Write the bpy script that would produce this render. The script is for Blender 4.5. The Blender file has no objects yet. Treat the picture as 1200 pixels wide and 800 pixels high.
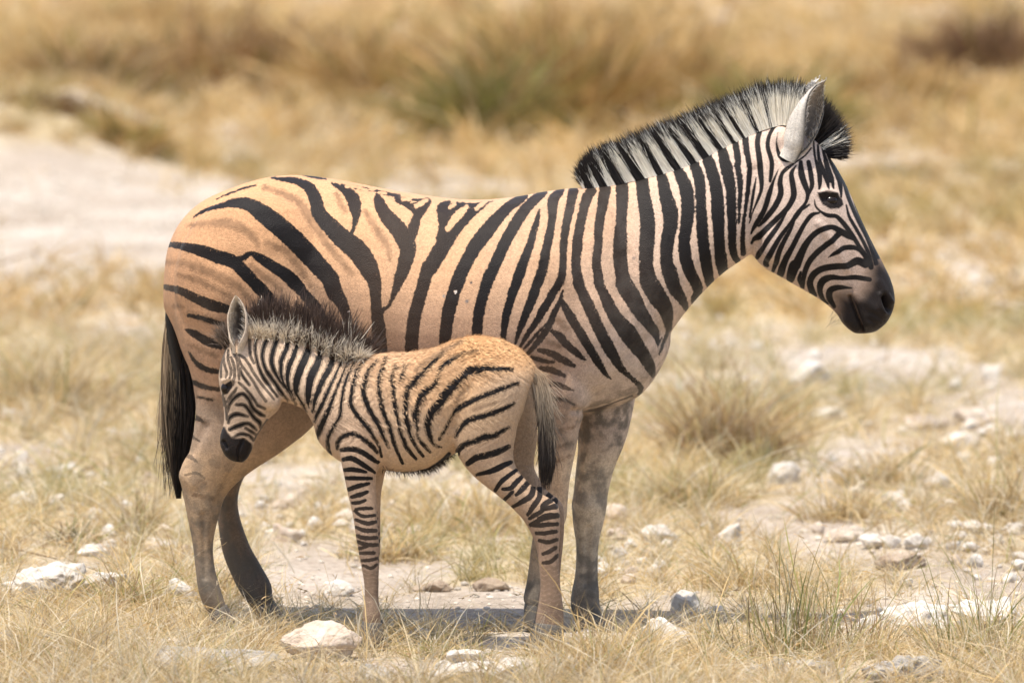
import bpy, bmesh, math, random
import numpy as np
from mathutils import Vector, Matrix

random.seed(7)
RNG = np.random.default_rng(7)
scene = bpy.context.scene
COL = scene.collection
RAD = math.radians

# ------------------------------------------------------------------ camera, sky, sun, exposure
CAM = np.array((0.0, -18.0, 2.2))
PITCH = RAD(4.33)
FPX = 400.0 * 18.0 / math.cos(PITCH)              # focal length in units of 1/1200 of the frame width
cam_data = bpy.data.cameras.new('camera')
cam = bpy.data.objects.new('camera', cam_data)
COL.objects.link(cam)
cam.location = CAM
cam.rotation_euler = (math.pi / 2 - PITCH, 0, 0)
cam_data.sensor_width = 36.0
cam_data.lens = FPX / 1200 * 36.0
cam_data.clip_start = 0.5
cam_data.clip_end = 6000
cam_data.dof.use_dof = True
cam_data.dof.focus_distance = 17.75
cam_data.dof.aperture_fstop = 3.1
scene.camera = cam

SUN_EL, SUN_AZ = RAD(76), RAD(38)                 # azimuth: to the left of the line from the animals to the camera
sun_vec = Vector((-math.sin(SUN_AZ) * math.cos(SUN_EL), -math.cos(SUN_AZ) * math.cos(SUN_EL), math.sin(SUN_EL)))
world = bpy.data.worlds.new('World')
scene.world = world
world.use_nodes = True
wn = world.node_tree
bg = wn.nodes['Background']
sky = wn.nodes.new('ShaderNodeTexSky')
sky.sky_type = 'NISHITA'
sky.sun_disc = False
sky.sun_elevation = SUN_EL
sky.sun_rotation = math.atan2(sun_vec.x, sun_vec.y)
sky.dust_density = 2.0
wn.links.new(sky.outputs[0], bg.inputs[0])
bg.inputs[1].default_value = 0.15
sun_data = bpy.data.lights.new('sun', 'SUN')
sun_data.energy = 3.6
sun_data.angle = RAD(0.53)
sun_data.color = (1.0, 0.94, 0.84)
sun = bpy.data.objects.new('sun', sun_data)
COL.objects.link(sun)
sun.rotation_euler = (-sun_vec).to_track_quat('-Z', 'Y').to_euler()
scene.view_settings.view_transform = 'Standard'
scene.view_settings.look = 'None'
scene.view_settings.gamma = 1.0
scene.view_settings.use_curve_mapping = False
scene.view_settings.exposure = 0.78
scene.cycles.max_bounces = 14
scene.cycles.diffuse_bounces = 10
scene.cycles.transmission_bounces = 10
scene.cycles.transparent_max_bounces = 4

# ------------------------------------------------------------------ photo pixels (1200x800) <-> places
CP, SP = math.cos(PITCH), math.sin(PITCH)

def at(px, py, y):
    """the point at depth y that shows at a pixel of the photograph"""
    px, py = np.asarray(px, float), np.asarray(py, float)
    u, v = (px - 600) / FPX, (400 - py) / FPX
    dx, dy, dz = u, CP + v * SP, -SP + v * CP
    t = (np.asarray(y, float) - CAM[1]) / dy
    return np.stack([CAM[0] + dx * t, CAM[1] + dy * t, CAM[2] + dz * t], -1)

def to_px(p):
    p = np.asarray(p, float) - CAM
    zc = p[..., 1] * CP - p[..., 2] * SP
    yc = p[..., 1] * SP + p[..., 2] * CP
    return np.stack([600 + FPX * p[..., 0] / zc, 400 - FPX * yc / zc], -1)

# ------------------------------------------------------------------ noise and terrain
_perm = np.random.default_rng(3).random((256, 256))

def vnoise(x, y):
    x, y = np.asarray(x, float), np.asarray(y, float)
    xi, yi = np.floor(x).astype(int), np.floor(y).astype(int)
    fx, fy = x - xi, y - yi
    fx, fy = fx * fx * (3 - 2 * fx), fy * fy * (3 - 2 * fy)
    g = lambda a, b: _perm[a & 255, b & 255]
    return (g(xi, yi) * (1 - fx) + g(xi + 1, yi) * fx) * (1 - fy) + (g(xi, yi + 1) * (1 - fx) + g(xi + 1, yi + 1) * fx) * fy

def fbm(x, y, o=4):
    s, a = 0, 0.5
    for k in range(o):
        s = s + a * vnoise(np.asarray(x) * 2 ** k + 17.3 * k, np.asarray(y) * 2 ** k + 5.1 * k)
        a *= 0.5
    return s

def ground_z(x, y):
    x, y = np.asarray(x, float), np.asarray(y, float)
    z = 0.10 * (fbm(x * 0.55, y * 0.4) - 0.5) + 0.035 * (fbm(x * 2.7 + 9, y * 2.2 + 3) - 0.5)
    near = np.exp(-((x / 2.4) ** 2 + ((y + 0.1) / 1.3) ** 2))
    z = z * (1 - near)
    z = z - 0.045 * np.exp(-(((x - 0.24) / 0.16) ** 2 + ((y - 0.10) / 0.16) ** 2))       # dip under the far front hoof
    # low bank of bare earth behind the rump
    b = np.exp(-((np.maximum(x + 3.7, 0) / 1.25) ** 2 + ((y - 28) / 4.2) ** 2))
    z = z + 0.62 * b * (0.6 + 0.8 * fbm(x * 1.3, y * 0.8))
    return z

def on_ground(px, py):
    """where the ray of a photo pixel meets the ground"""
    y = 0.0
    u, v = (px - 600) / FPX, (400 - py) / FPX
    dx, dy, dz = u, CP + v * SP, -SP + v * CP
    z = 0.0
    for _ in range(12):
        t = (z - CAM[2]) / dz
        p = CAM + np.array((dx, dy, dz)) * t
        z = 0.6 * float(ground_z(p[0], p[1])) + 0.4 * z
    return p[0], p[1], float(ground_z(p[0], p[1]))

# ------------------------------------------------------------------ object helpers
def link(o, parent=None):
    COL.objects.link(o)
    if parent is not None:
        o.parent = parent
    return o

def mesh_np(name, verts, faces, mat, parent=None, cols=None, smooth=True, floats=None):
    """one mesh object from numpy arrays; faces is a list of arrays of equal-length faces"""
    me = bpy.data.meshes.new(name)
    verts = np.asarray(verts, np.float32)
    me.vertices.add(len(verts))
    me.vertices.foreach_set('co', verts.ravel())
    loops = np.concatenate([np.asarray(f, np.int32).ravel() for f in faces])
    sizes = np.concatenate([np.full(len(f), np.asarray(f).shape[1], np.int32) for f in faces])
    starts = np.concatenate([[0], np.cumsum(sizes)[:-1]]).astype(np.int32)
    me.loops.add(len(loops))
    me.loops.foreach_set('vertex_index', loops)
    me.polygons.add(len(sizes))
    me.polygons.foreach_set('loop_start', starts)
    me.polygons.foreach_set('loop_total', sizes)
    me.update(calc_edges=True)
    me.validate()
    if smooth:
        me.polygons.foreach_set('use_smooth', np.ones(len(me.polygons), bool))
    if cols is not None:
        a = me.attributes.new('Col', 'FLOAT_COLOR', 'POINT')
        c = np.ones((len(verts), 4), np.float32)
        c[:, :3] = cols
        a.data.foreach_set('color', c.ravel())
    for k, v in (floats or {}).items():
        a = me.attributes.new(k, 'FLOAT', 'POINT')
        a.data.foreach_set('value', np.asarray(v, np.float32))
    if mat is not None:
        me.materials.append(mat)
    return link(bpy.data.objects.new(name, me), parent)

def thing(name, label, cat, loc=(0, 0, 0), group=None):
    o = bpy.data.objects.new(name, None)
    o.empty_display_size = 0.1
    COL.objects.link(o)
    o.location = loc
    return tag(o, label, cat, group)

def tag(o, label, cat, group=None):
    o['label'] = label
    o['category'] = cat
    if group:
        o['group'] = group
    return o

def nodes_of(name):
    m = bpy.data.materials.new(name)
    m.use_nodes = True
    n = m.node_tree
    return m, n, n.nodes['Principled BSDF']

def N(n, t, **kw):
    a = n.nodes.new(t)
    for k, v in kw.items():
        setattr(a, k, v)
    return a

def attr_mat(name, rough=0.6, spec=0.2, transl=0.0, sheen=0.0, bump=None):
    m, n, b = nodes_of(name)
    a = N(n, 'ShaderNodeAttribute', attribute_name='Col')
    n.links.new(a.outputs['Color'], b.inputs['Base Color'])
    b.inputs['Roughness'].default_value = rough
    b.inputs['Specular IOR Level'].default_value = spec
    if sheen:
        b.inputs['Sheen Weight'].default_value = sheen
    if transl:
        tr = N(n, 'ShaderNodeBsdfTranslucent')
        n.links.new(a.outputs['Color'], tr.inputs['Color'])
        mx = N(n, 'ShaderNodeMixShader')
        mx.inputs[0].default_value = transl
        n.links.new(b.outputs[0], mx.inputs[1])
        n.links.new(tr.outputs[0], mx.inputs[2])
        n.links.new(mx.outputs[0], n.nodes['Material Output'].inputs[0])
    return m

def norm(v):
    return v / np.maximum(np.linalg.norm(v, axis=-1, keepdims=True), 1e-9)

def strands(name, root, d, length, width, bend, c0, c1, mat, parent=None, nseg=3, split=None, csplit=None, side=None):
    """many tapered hairs or blades in one mesh. bend is added with the square of the way along; colours run from c0 (root) to c1 (tip)"""
    n = len(root)
    d = norm(d)
    if side is None:
        side = RNG.normal(size=(n, 3))
    side = norm(np.cross(d, side))
    ts = np.linspace(0, 1, nseg + 1)
    V, Cc = [], []
    for i, t in enumerate(ts):
        p = root + d * (length * t)[:, None] + bend * (length * t * t)[:, None]
        w = width * (1 - 0.35 * t) * 0.5
        if csplit is not None:
            cc = np.where((t < split)[:, None], c0, csplit) if t < 0.999 else csplit
        else:
            cc = c0 * (1 - t) + c1 * t
        if i < nseg:
            V += [p - side * w[:, None], p + side * w[:, None]]
            Cc += [cc, cc]
        else:
            V += [p]
            Cc += [cc]
    k = 2 * nseg + 1
    V = np.stack(V, 1).reshape(-1, 3)
    Cc = np.stack(Cc, 1).reshape(-1, 3)
    base = (np.arange(n) * k)[:, None]
    quads = [base + np.array([[2 * i, 2 * i + 1, 2 * i + 3, 2 * i + 2]]) for i in range(nseg - 1)]
    tris = base + np.array([[2 * nseg - 2, 2 * nseg - 1, 2 * nseg]])
    faces = ([np.concatenate(quads)] if quads else []) + [tris]
    return mesh_np(name, V, faces, mat, parent, cols=Cc)

def crom(pts, n=6):
    """Catmull-Rom through rows of numbers"""
    P = np.asarray(pts, float)
    if len(P) < 3:
        t = np.linspace(0, 1, n)[:, None]
        return P[:1] * (1 - t) + P[-1:] * t
    Q = np.vstack([2 * P[0] - P[1], P, 2 * P[-1] - P[-2]])
    out = []
    for i in range(1, len(Q) - 2):
        for t in np.linspace(0, 1, n, endpoint=False):
            a, b, c, d = Q[i - 1], Q[i], Q[i + 1], Q[i + 2]
            out.append(0.5 * (2 * b + (c - a) * t + (2 * a - 5 * b + 4 * c - d) * t * t + (3 * b - a - 3 * c + d) * t ** 3))
    out.append(P[-1])
    return np.array(out)
# ------------------------------------------------------------------ ground
def ground_material():
    m, n, b = nodes_of('dry_ground')
    tc = N(n, 'ShaderNodeTexCoord')
    def noise(scale, detail=6, rough=0.6):
        t = N(n, 'ShaderNodeTexNoise')
        t.inputs['Scale'].default_value = scale
        t.inputs['Detail'].default_value = detail
        t.inputs['Roughness'].default_value = rough
        n.links.new(tc.outputs['Object'], t.inputs['Vector'])
        return t
    def ramp(src, stops):
        r = N(n, 'ShaderNodeValToRGB')
        e = r.color_ramp.elements
        e[0].position, e[0].color = stops[0][0], (*stops[0][1], 1)
        e[1].position, e[1].color = stops[-1][0], (*stops[-1][1], 1)
        for p, c in stops[1:-1]:
            x = e.new(p)
            x.color = (*c, 1)
        n.links.new(src, r.inputs[0])
        return r
    a = noise(0.9, 8)
    sand = ramp(a.outputs[0], [(0.32, (0.32, 0.255, 0.19)), (0.48, (0.425, 0.355, 0.285)), (0.62, (0.52, 0.455, 0.385))])
    f = noise(38, 5, 0.7)
    fine = ramp(f.outputs[0], [(0.33, (0.55, 0.5, 0.45)), (0.5, (0.9, 0.9, 0.9)), (0.68, (1.15, 1.13, 1.1))])
    mul = N(n, 'ShaderNodeMixRGB', blend_type='MULTIPLY')
    mul.inputs[0].default_value = 1
    n.links.new(sand.outputs[0], mul.inputs[1])
    n.links.new(fine.outputs[0], mul.inputs[2])
    # straw litter where the grass grows
    at_ = N(n, 'ShaderNodeAttribute', attribute_name='litter')
    l = noise(9, 6, 0.7)
    lit = ramp(l.outputs[0], [(0.3, (0.28, 0.20, 0.105)), (0.5, (0.45, 0.35, 0.20)), (0.7, (0.54, 0.45, 0.29))])
    mx = N(n, 'ShaderNodeMixRGB')
    n.links.new(at_.outputs['Fac'], mx.inputs[0])
    n.links.new(mul.outputs[0], mx.inputs[1])
    n.links.new(lit.outputs[0], mx.inputs[2])
    n.links.new(mx.outputs[0], b.inputs['Base Color'])
    b.inputs['Roughness'].default_value = 0.95
    b.inputs['Specular IOR Level'].default_value = 0.1
    bp = N(n, 'ShaderNodeBump')
    bp.inputs['Strength'].default_value = 0.6
    bp.inputs['Distance'].default_value = 0.02
    n.links.new(f.outputs[0], bp.inputs['Height'])
    n.links.new(bp.outputs[0], b.inputs['Normal'])
    return m

# patches without grass: photo pixel centre, radii, strength (turned into places on the ground)
BARE = [(40, 245, 215, 84, .98), (250, 270, 240, 46, .93), (520, 224, 120, 15, .85), (60, 345, 170, 16, .6), (200, 290, 140, 40, .9),
        (330, 655, 130, 26, .75), (360, 700, 95, 24, .85), (540, 712, 110, 27, .95), (600, 700, 70, 20, .8), (90, 560, 120, 22, .6), (150, 620, 120, 25, .45),
        (1000, 450, 240, 30, .6), (1090, 510, 140, 26, .6), (870, 400, 130, 28, .7), (1080, 645, 140, 34, .75), (1110, 715, 120, 28, .7),
        (770, 725, 60, 26, .7), (720, 640, 60, 22, .6), (420, 575, 110, 18, .4), (530, 790, 120, 18, .5), (980, 790, 150, 16, .8), (400, 740, 60, 26, .6),
        (1180, 300, 90, 30, .6), (690, 748, 34, 14, .85), (632, 762, 30, 10, .6), (305, 722, 34, 10, .7), (60, 680, 70, 18, .6), (240, 775, 100, 12, .6)]

def grass_density(x, y):
    P = to_px(np.stack([x, y, ground_z(x, y)], -1))
    d = np.ones(len(x))
    for cx, cy, rx, ry, s in BARE:
        q = ((P[:, 0] - cx) / rx) ** 2 + ((P[:, 1] - cy) / ry) ** 2
        d *= 1 - s * np.clip(1.5 - q, 0, 1)
    k = fbm(x * 2.1 + 40, y * 0.9 + 12, 4)
    return d * np.clip((k - 0.30) * 4.2, 0.03, 1.25)

def build_ground():
    ys = np.concatenate([np.arange(-30, -3, 1.5), np.arange(-3, 4, 0.06), np.geomspace(4, 60, 170), np.geomspace(62, 3000, 40)])
    us = np.concatenate([[-1.6, -0.9, -0.5, -0.3, -0.2], np.linspace(-0.15, 0.15, 141), [0.2, 0.3, 0.5, 0.9, 1.6]])
    Y, U = np.meshgrid(ys, us, indexing='ij')
    X = U * np.maximum(Y + 18, 14)
    Z = ground_z(X, Y)
    far = np.clip((Y - 80) / 200, 0, 1)
    Z = Z * (1 - far)
    nx = len(us)
    i = np.arange((len(ys) - 1) * nx).reshape(len(ys) - 1, nx)[:, :-1].ravel()
    f = np.stack([i, i + 1, i + nx + 1, i + nx], 1)
    lit = np.clip(grass_density(X.ravel(), Y.ravel()) * 1.1, 0, 0.85)
    lit = np.where(Y.ravel() < -2, 0.6, lit)
    o = mesh_np('ground', np.stack([X, Y, Z], -1).reshape(-1, 3), [f], ground_material(), floats={'litter': lit})
    o['kind'] = 'structure'

build_ground()

# ------------------------------------------------------------------ grass
STRAW = np.array([(0.68, 0.55, 0.34), (0.60, 0.44, 0.21), (0.68, 0.60, 0.45), (0.46, 0.31, 0.13), (0.30, 0.28, 0.09), (0.33, 0.22, 0.12)])
GRASS_MAT = attr_mat('dry_grass', 0.6, 0.25, transl=0.42)

def pick_colours(n, w, tone=None):
    i = RNG.choice(len(STRAW), n, p=np.array(w) / sum(w))
    c = STRAW[i] * RNG.uniform(0.8, 1.15, (n, 1))
    if tone is not None:
        c = c * tone[:, None]
    return np.clip(c, 0, 0.8)

def blades_at(x, y, hmean, wid, weights, lean=0.45, name='grass', parent=None, nseg=3, z0=None, colours=None, curve=0.35):
    n = len(x)
    z = ground_z(x, y) if z0 is None else z0
    root = np.stack([x, y, z - 0.01], -1)
    d = np.stack([RNG.normal(0, lean, n), RNG.normal(0, lean, n), np.ones(n)], -1)
    L = hmean * RNG.gamma(7, 1 / 7, n)
    bend = RNG.normal(0, curve * 1.35, (n, 3))
    bend[:, 2] = -np.abs(bend[:, 2]) * 0.8
    c = pick_colours(n, weights) if colours is None else colours
    return root, d, L, wid * RNG.choice((.5, .8, 1.0, 1.5), n) * RNG.uniform(0.75, 1.25, n), bend, c

def build_grass():
    packs = []
    def zone(y0, y1, dens, h, w, weights, lean=0.45, clump=1.0):
        # candidates across the visible strip plus a margin on both sides
        area = 0
        ymid = (y0 + y1) / 2
        wide = 0.0832 if ymid < 3 else 0.135
        half1 = (y1 + 18) * wide + 0.9
        n = int(dens * (y1 - y0) * 2 * half1)
        y = RNG.uniform(y0, y1, n)
        x = RNG.uniform(-half1, half1, n)
        keep = np.abs(x) < (y + 18) * wide + 0.9
        x, y = x[keep], y[keep]
        # pull some of the blades towards tuft centres
        k = RNG.random(len(x)) < 0.72
        cell = 0.16 + 0.012 * max(0, ymid)
        gx, gy = np.floor(x / cell), np.floor(y / cell)
        hx = np.abs(np.sin(gx * 127.1 + gy * 311.7) * 43758.5453) % 1
        hy = np.abs(np.sin(gx * 269.5 + gy * 183.3) * 43758.5453) % 1
        tx, ty = (gx + 0.2 + 0.6 * hx) * cell, (gy + 0.2 + 0.6 * hy) * cell
        s = RNG.uniform(0.12, 0.5, len(x))
        x = np.where(k, tx + (x - tx) * s, x)
        y = np.where(k, ty + (y - ty) * s, y)
        keep = RNG.random(len(x)) < grass_density(x, y)
        x, y = x[keep], y[keep]
        hh = h * (0.55 + 0.9 * fbm(x * 1.3 + 3, y * 0.8 + 8))
        root, d, L, W, bend, c = blades_at(x, y, 1.0, w, weights, lean)
        L = L * hh
        tone = 0.75 + 0.5 * fbm(x * 0.7 + 70, y * 0.35 + 20)
        green = np.clip((fbm(x * 0.9 + 120, y * 0.5 + 60) - 0.56) * 4, 0, 0.5)[:, None]
        c = c * tone[:, None]
        c = c * (1 - green) + np.array((0.26, 0.25, 0.08)) * green
        flat = RNG.random(len(x)) < 0.3
        d = np.where(flat[:, None], d * np.array((3.2, 3.2, 1)), d)
        if ymid > 20:
            c = c * (np.array((.93, .84, .70)) if ymid < 70 else np.array((1.0, .90, .78)))
        packs.append((root, d, L, W, bend, c))
    zone(-2.3, -0.55, 14500, 0.135, 0.0022, (5, 4, 4, 2, 1.2, 1.4))
    zone(-0.55, 0.8, 7500, 0.105, 0.0023, (5, 4, 4, 2, 1.2, 1.4))
    zone(0.8, 4, 5600, 0.12, 0.0027, (5, 4, 4, 2, 1.3, 1.3))
    zone(4, 12, 2100, 0.15, 0.0045, (5, 4, 3, 2, 1.3, 1.0))
    zone(12, 30, 520, 0.20, 0.011, (5, 5, 3, 2, 0.8, 0.6))
    zone(30, 75, 160, 0.30, 0.022, (4, 6, 2, 2.5, 0.6, 0.8))
    zone(75, 170, 26, 0.36, 0.06, (5, 6, 2, 2, 0.4, 0.4))
    # long bent stalks with a seed head
    n = 1500
    y = RNG.uniform(-1.9, 7, n)
    x = RNG.uniform(-1, 1, n) * ((y + 18) * 0.0832 + .6)
    k = RNG.random(n) < grass_density(x, y)
    x, y = x[k], y[k]
    n = len(x)
    d = np.stack([RNG.normal(0, .55, n), RNG.normal(0, .5, n), np.ones(n)], -1)
    bend = np.stack([RNG.normal(0, .6, n), RNG.normal(0, .5, n), -RNG.uniform(.1, .9, n)], -1)
    L = RNG.uniform(.16, .36, n)
    root = np.stack([x, y, ground_z(x, y)], -1)
    c = pick_colours(n, (6, 3, 4, 1, .3, .5)) * 1.05
    packs.append((root, d, L, RNG.uniform(.0016, .0026, n), bend, c))
    tip = root + norm(d) * L[:, None] + bend * L[:, None]
    td = norm(norm(d) + 2 * bend)
    for _ in range(4):
        packs.append((tip - td * RNG.uniform(.0, .03, (n, 1)), td + RNG.normal(0, .25, (n, 3)), RNG.uniform(.012, .03, n), np.full(n, .0026), RNG.normal(0, .1, (n, 3)), c * np.array((.95, .85, .75))))
    A = [np.concatenate(q) for q in zip(*packs)]
    root, d, L, W, bend, c = A
    o = strands('grass', root, d, L, W, bend, c * 0.9, c * 1.08, GRASS_MAT, nseg=3)
    o['kind'] = 'stuff'
    o['label'] = 'dry golden grass growing thinly over the pale stony ground'
    print('grass blades', len(root))

build_grass()
# ------------------------------------------------------------------ animals: shape helpers
def loft(rows, yc, k=0.0, seg=26, sub=4, yoff=0.0):
    """closed tube through rows (x1, y1, x2, y2, half width): two outline points of the side view and a width across"""
    R = crom(rows, sub)
    n = len(R)
    th = np.linspace(0, 2 * np.pi, seg, endpoint=False)
    ct, st = np.cos(th), np.sin(th)
    V = []
    for r in R:
        y = (yc((r[0] + r[2]) / 2) if callable(yc) else yc) + yoff
        T, B = at(r[0], r[1], y), at(r[2], r[3], y)
        c, a = (T + B) / 2, (T - B) / 2
        hw = max(r[4], 0.004)
        V.append(c + ct[:, None] * a + (st * hw * (1 - k * ct))[:, None] * np.array((0, 1, 0)))
    V = np.array(V)
    quads = []
    for i in range(n - 1):
        for j in range(seg):
            quads.append((i * seg + j, i * seg + (j + 1) % seg, (i + 1) * seg + (j + 1) % seg, (i + 1) * seg + j))
    caps = [(tuple(range(seg))[::-1]), tuple((n - 1) * seg + j for j in range(seg))]
    return V.reshape(-1, 3), quads, caps

def ball(px, py, y, rx, ry, rz):
    th, ph = np.meshgrid(np.linspace(0, 2 * np.pi, 20, endpoint=False), np.linspace(0.05, np.pi - 0.05, 12))
    c = at(px, py, y)
    V = np.stack([c[0] + rx * np.sin(ph) * np.cos(th), c[1] + ry * np.sin(ph) * np.sin(th), c[2] + rz * np.cos(ph)], -1).reshape(-1, 3)
    q = [(i * 20 + j, (i + 1) * 20 + j, (i + 1) * 20 + (j + 1) % 20, i * 20 + (j + 1) % 20) for i in range(11) for j in range(20)]
    return V, q, [tuple(range(20)), tuple(range(220, 240))[::-1]]

def grow(parts, voxel, iters, level=1):
    """one continuous skin over all the parts"""
    bm = bmesh.new()
    for V, q, caps in parts:
        vs = [bm.verts.new(v) for v in V]
        for f in list(q) + list(caps):
            bm.faces.new([vs[i] for i in f])
    bmesh.ops.recalc_face_normals(bm, faces=bm.faces)
    me = bpy.data.meshes.new('skin')
    bm.to_mesh(me)
    bm.free()
    o = link(bpy.data.objects.new('skin', me))
    r = o.modifiers.new('r', 'REMESH')
    r.mode = 'VOXEL'
    r.voxel_size = voxel
    s = o.modifiers.new('s', 'SMOOTH')
    s.factor, s.iterations = 0.5, iters
    if level:
        u = o.modifiers.new('u', 'SUBSURF')
        u.levels = u.render_levels = level
    ev = o.evaluated_get(bpy.context.evaluated_depsgraph_get())
    m2 = bpy.data.meshes.new_from_object(ev)
    n = len(m2.vertices)
    V = np.empty(n * 3, np.float32)
    m2.vertices.foreach_get('co', V)
    V = V.reshape(-1, 3).astype(float)
    nl = len(m2.loops)
    L = np.empty(nl, np.int32)
    m2.loops.foreach_get('vertex_index', L)
    st = np.empty(len(m2.polygons), np.int32)
    m2.polygons.foreach_get('loop_total', st)
    assert (st == 4).all()
    bpy.data.objects.remove(o)
    bpy.data.meshes.remove(me)
    bpy.data.meshes.remove(m2)
    return V, L.reshape(-1, 4)

def vnormals(V, F):
    fn = np.cross(V[F[:, 2]] - V[F[:, 0]], V[F[:, 3]] - V[F[:, 1]])
    n = np.zeros_like(V)
    for j in range(4):
        np.add.at(n, F[:, j], fn)
    return norm(n)

def view(ox, oy, s):
    """points given on an enlargement of the photograph -> photo pixels; rows may carry a width"""
    def f(*pts):
        out = []
        for p in pts:
            w = p[2] / s if len(p) > 2 else 0
            out.append((ox + p[0] / s, oy + p[1] / s, w))
        return out
    return f

def curve_sdf(P, lines, margin=9.0, smooth=True):
    """signed distance (pixels) of the points to the nearest of many tapered lines; negative inside"""
    d = np.full(len(P), margin)
    for ln in lines:
        A = np.array(ln, float)
        if smooth and len(A) > 2:
            A = crom(A, 4)
        A[:, 2] = np.maximum(A[:, 2], 0.3) / 2
        lo, hi = A[:, :2].min(0) - margin - A[:, 2].max(), A[:, :2].max(0) + margin + A[:, 2].max()
        idx = np.nonzero(((P > lo) & (P < hi)).all(1))[0]
        if not len(idx):
            continue
        Q = P[idx]
        best = d[idx]
        for a, b in zip(A[:-1], A[1:]):
            ab = b[:2] - a[:2]
            L2 = max(ab @ ab, 1e-9)
            t = np.clip(((Q - a[:2]) @ ab) / L2, 0, 1)
            dd = np.hypot(*(Q - a[:2] - t[:, None] * ab).T) - (a[2] + (b[2] - a[2]) * t)
            best = np.minimum(best, dd)
        d[idx] = best
    return d

def poly_sdf(P, poly):
    A = np.array([p[:2] for p in poly], float)
    d = np.full(len(P), 1e9)
    ins = np.zeros(len(P), bool)
    for a, b in zip(A, np.roll(A, -1, 0)):
        ab = b - a
        t = np.clip(((P - a) @ ab) / max(ab @ ab, 1e-9), 0, 1)
        d = np.minimum(d, np.hypot(*(P - a - t[:, None] * ab).T))
        c = ((a[1] > P[:, 1]) != (b[1] > P[:, 1])) & (P[:, 0] < (b[0] - a[0]) * (P[:, 1] - a[1]) / (b[1] - a[1] + 1e-12) + a[0])
        ins ^= c
    return np.where(ins, -d, d)

def blend(P, ctrl, pw=3.0):
    """smooth field through control rows (x, y, values...)"""
    C_ = np.array([list(c[:2]) for c in ctrl], float)
    Vv = np.array([list(c[2:]) for c in ctrl], float)
    num = np.zeros((len(P), Vv.shape[1]))
    den = np.zeros(len(P))
    for c, v in zip(C_, Vv):
        w = 1.0 / (((P - c) ** 2).sum(1) + 500.0) ** (pw / 2)
        num += w[:, None] * v
        den += w
    return num / den[:, None]

def sstep(a, b, x):
    t = np.clip((x - a) / (b - a), 0, 1)
    return t * t * (3 - 2 * t)

def emboss(V, F, P, near, items):
    """press or raise the skin along lines: (points px, width px, depth m)"""
    nrm = vnormals(V, F)
    off = np.zeros(len(V))
    for pts, w, dep in items:
        d = curve_sdf(P, [[(p[0], p[1], 0.3) for p in pts]], margin=w * 3)
        off += dep * np.exp(-(np.maximum(d, 0) / w) ** 2)
    return V + nrm * (off * near)[:, None]

def ear(base, tip, opening, rmax, roll=(175, 140, 100, 62, 30), bow=0.0, thick=0.0045):
    """a rolled leaf; returns points, quads, and per-point (inner, t, edge)"""
    base, tip, O = (np.array(q, float) for q in (base, tip, opening))
    A = norm(tip - base)
    Ln = np.linalg.norm(tip - base)
    O = norm(O - A * (O @ A))
    R = np.cross(A, O)
    T = np.linspace(-0.12, 1, 26)
    m = 22
    tt = (0, 0.3, 0.6, 0.85, 1.0)
    V, info = [], []
    for t in T:
        tc = max(t, 0)
        r = rmax * np.interp(tc, (0, 0.12, 0.35, 0.6, 0.8, 0.93, 1), (0.66, 0.9, 1.0, 0.93, 0.68, 0.36, 0.06))
        Ph = RAD(np.interp(tc, tt, roll))
        c = base + A * Ln * t - O * bow * Ln * 4 * tc * (1 - tc) * 0.25
        ph = np.linspace(-Ph, Ph, m)
        rip = 1 + 0.03 * np.sin(9 * tc + ph * 2)
        o_ = c + (-O) * (r * np.cos(ph) * rip)[:, None] + R * (r * np.sin(ph) * rip)[:, None]
        ri = max(r - thick * (1 if t < 0.97 else 0.3), r * 0.4)
        i_ = c + (-O) * (ri * np.cos(ph) * rip)[:, None] + R * (ri * np.sin(ph) * rip)[:, None]
        V.append(np.vstack([o_, i_[::-1]]))
        e = np.abs(np.linspace(-1, 1, m))
        info.append(np.stack([np.r_[np.zeros(m), np.ones(m)], np.full(2 * m, t), np.r_[e, e]], 1))
    k = 2 * m
    q = [(i * k + j, i * k + (j + 1) % k, (i + 1) * k + (j + 1) % k, (i + 1) * k + j) for i in range(len(T) - 1) for j in range(k)]
    return np.vstack(V), np.array(q), np.vstack(info)

def ribbons(name, Pth, width, cols, mat, parent=None, taper=0.5, crest=None):
    """hairs along given paths (n, k, 3), one mesh"""
    n, k = Pth.shape[:2]
    d = norm(Pth[:, -1] - Pth[:, 0])
    s = norm(np.cross(d, RNG.normal(size=(n, 3)) if crest is None else norm(crest) + RNG.normal(0, .22, (n, 3))))      # crest: the way the flat of a hair faces
    t = np.linspace(0, 1, k)
    w = width[:, None] * (1 - taper * t)[None] * 0.5
    w[:, -1] *= 0.25
    V = np.stack([Pth - s[:, None] * w[..., None], Pth + s[:, None] * w[..., None]], 2).reshape(-1, 3)
    Cc = np.repeat(cols, 2, axis=1).reshape(-1, 3)
    b = (np.arange(n) * 2 * k)[:, None]
    q = np.concatenate([b + np.array([[2 * i, 2 * i + 1, 2 * i + 3, 2 * i + 2]]) for i in range(k - 1)])
    return mesh_np(name, V, [q], mat, parent, cols=Cc)

def scatter(V, F, n, weight=None):
    """random places on the skin: corner indices (n, 3) and weights"""
    T = np.vstack([F[:, (0, 1, 2)], F[:, (0, 2, 3)]])
    ar = np.linalg.norm(np.cross(V[T[:, 1]] - V[T[:, 0]], V[T[:, 2]] - V[T[:, 0]]), axis=1)
    if weight is not None:
        ar = ar * weight[T].mean(1)
    i = RNG.choice(len(T), n, p=ar / ar.sum())
    a, b = RNG.random(n), RNG.random(n)
    fl = a + b > 1
    a, b = np.where(fl, 1 - a, a), np.where(fl, 1 - b, b)
    return T[i], np.stack([1 - a - b, a, b], 1)

def interp(A, T, W):
    return (A[T] * W[..., None]).sum(1) if A.ndim == 2 else (A[T] * W).sum(1)

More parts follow.
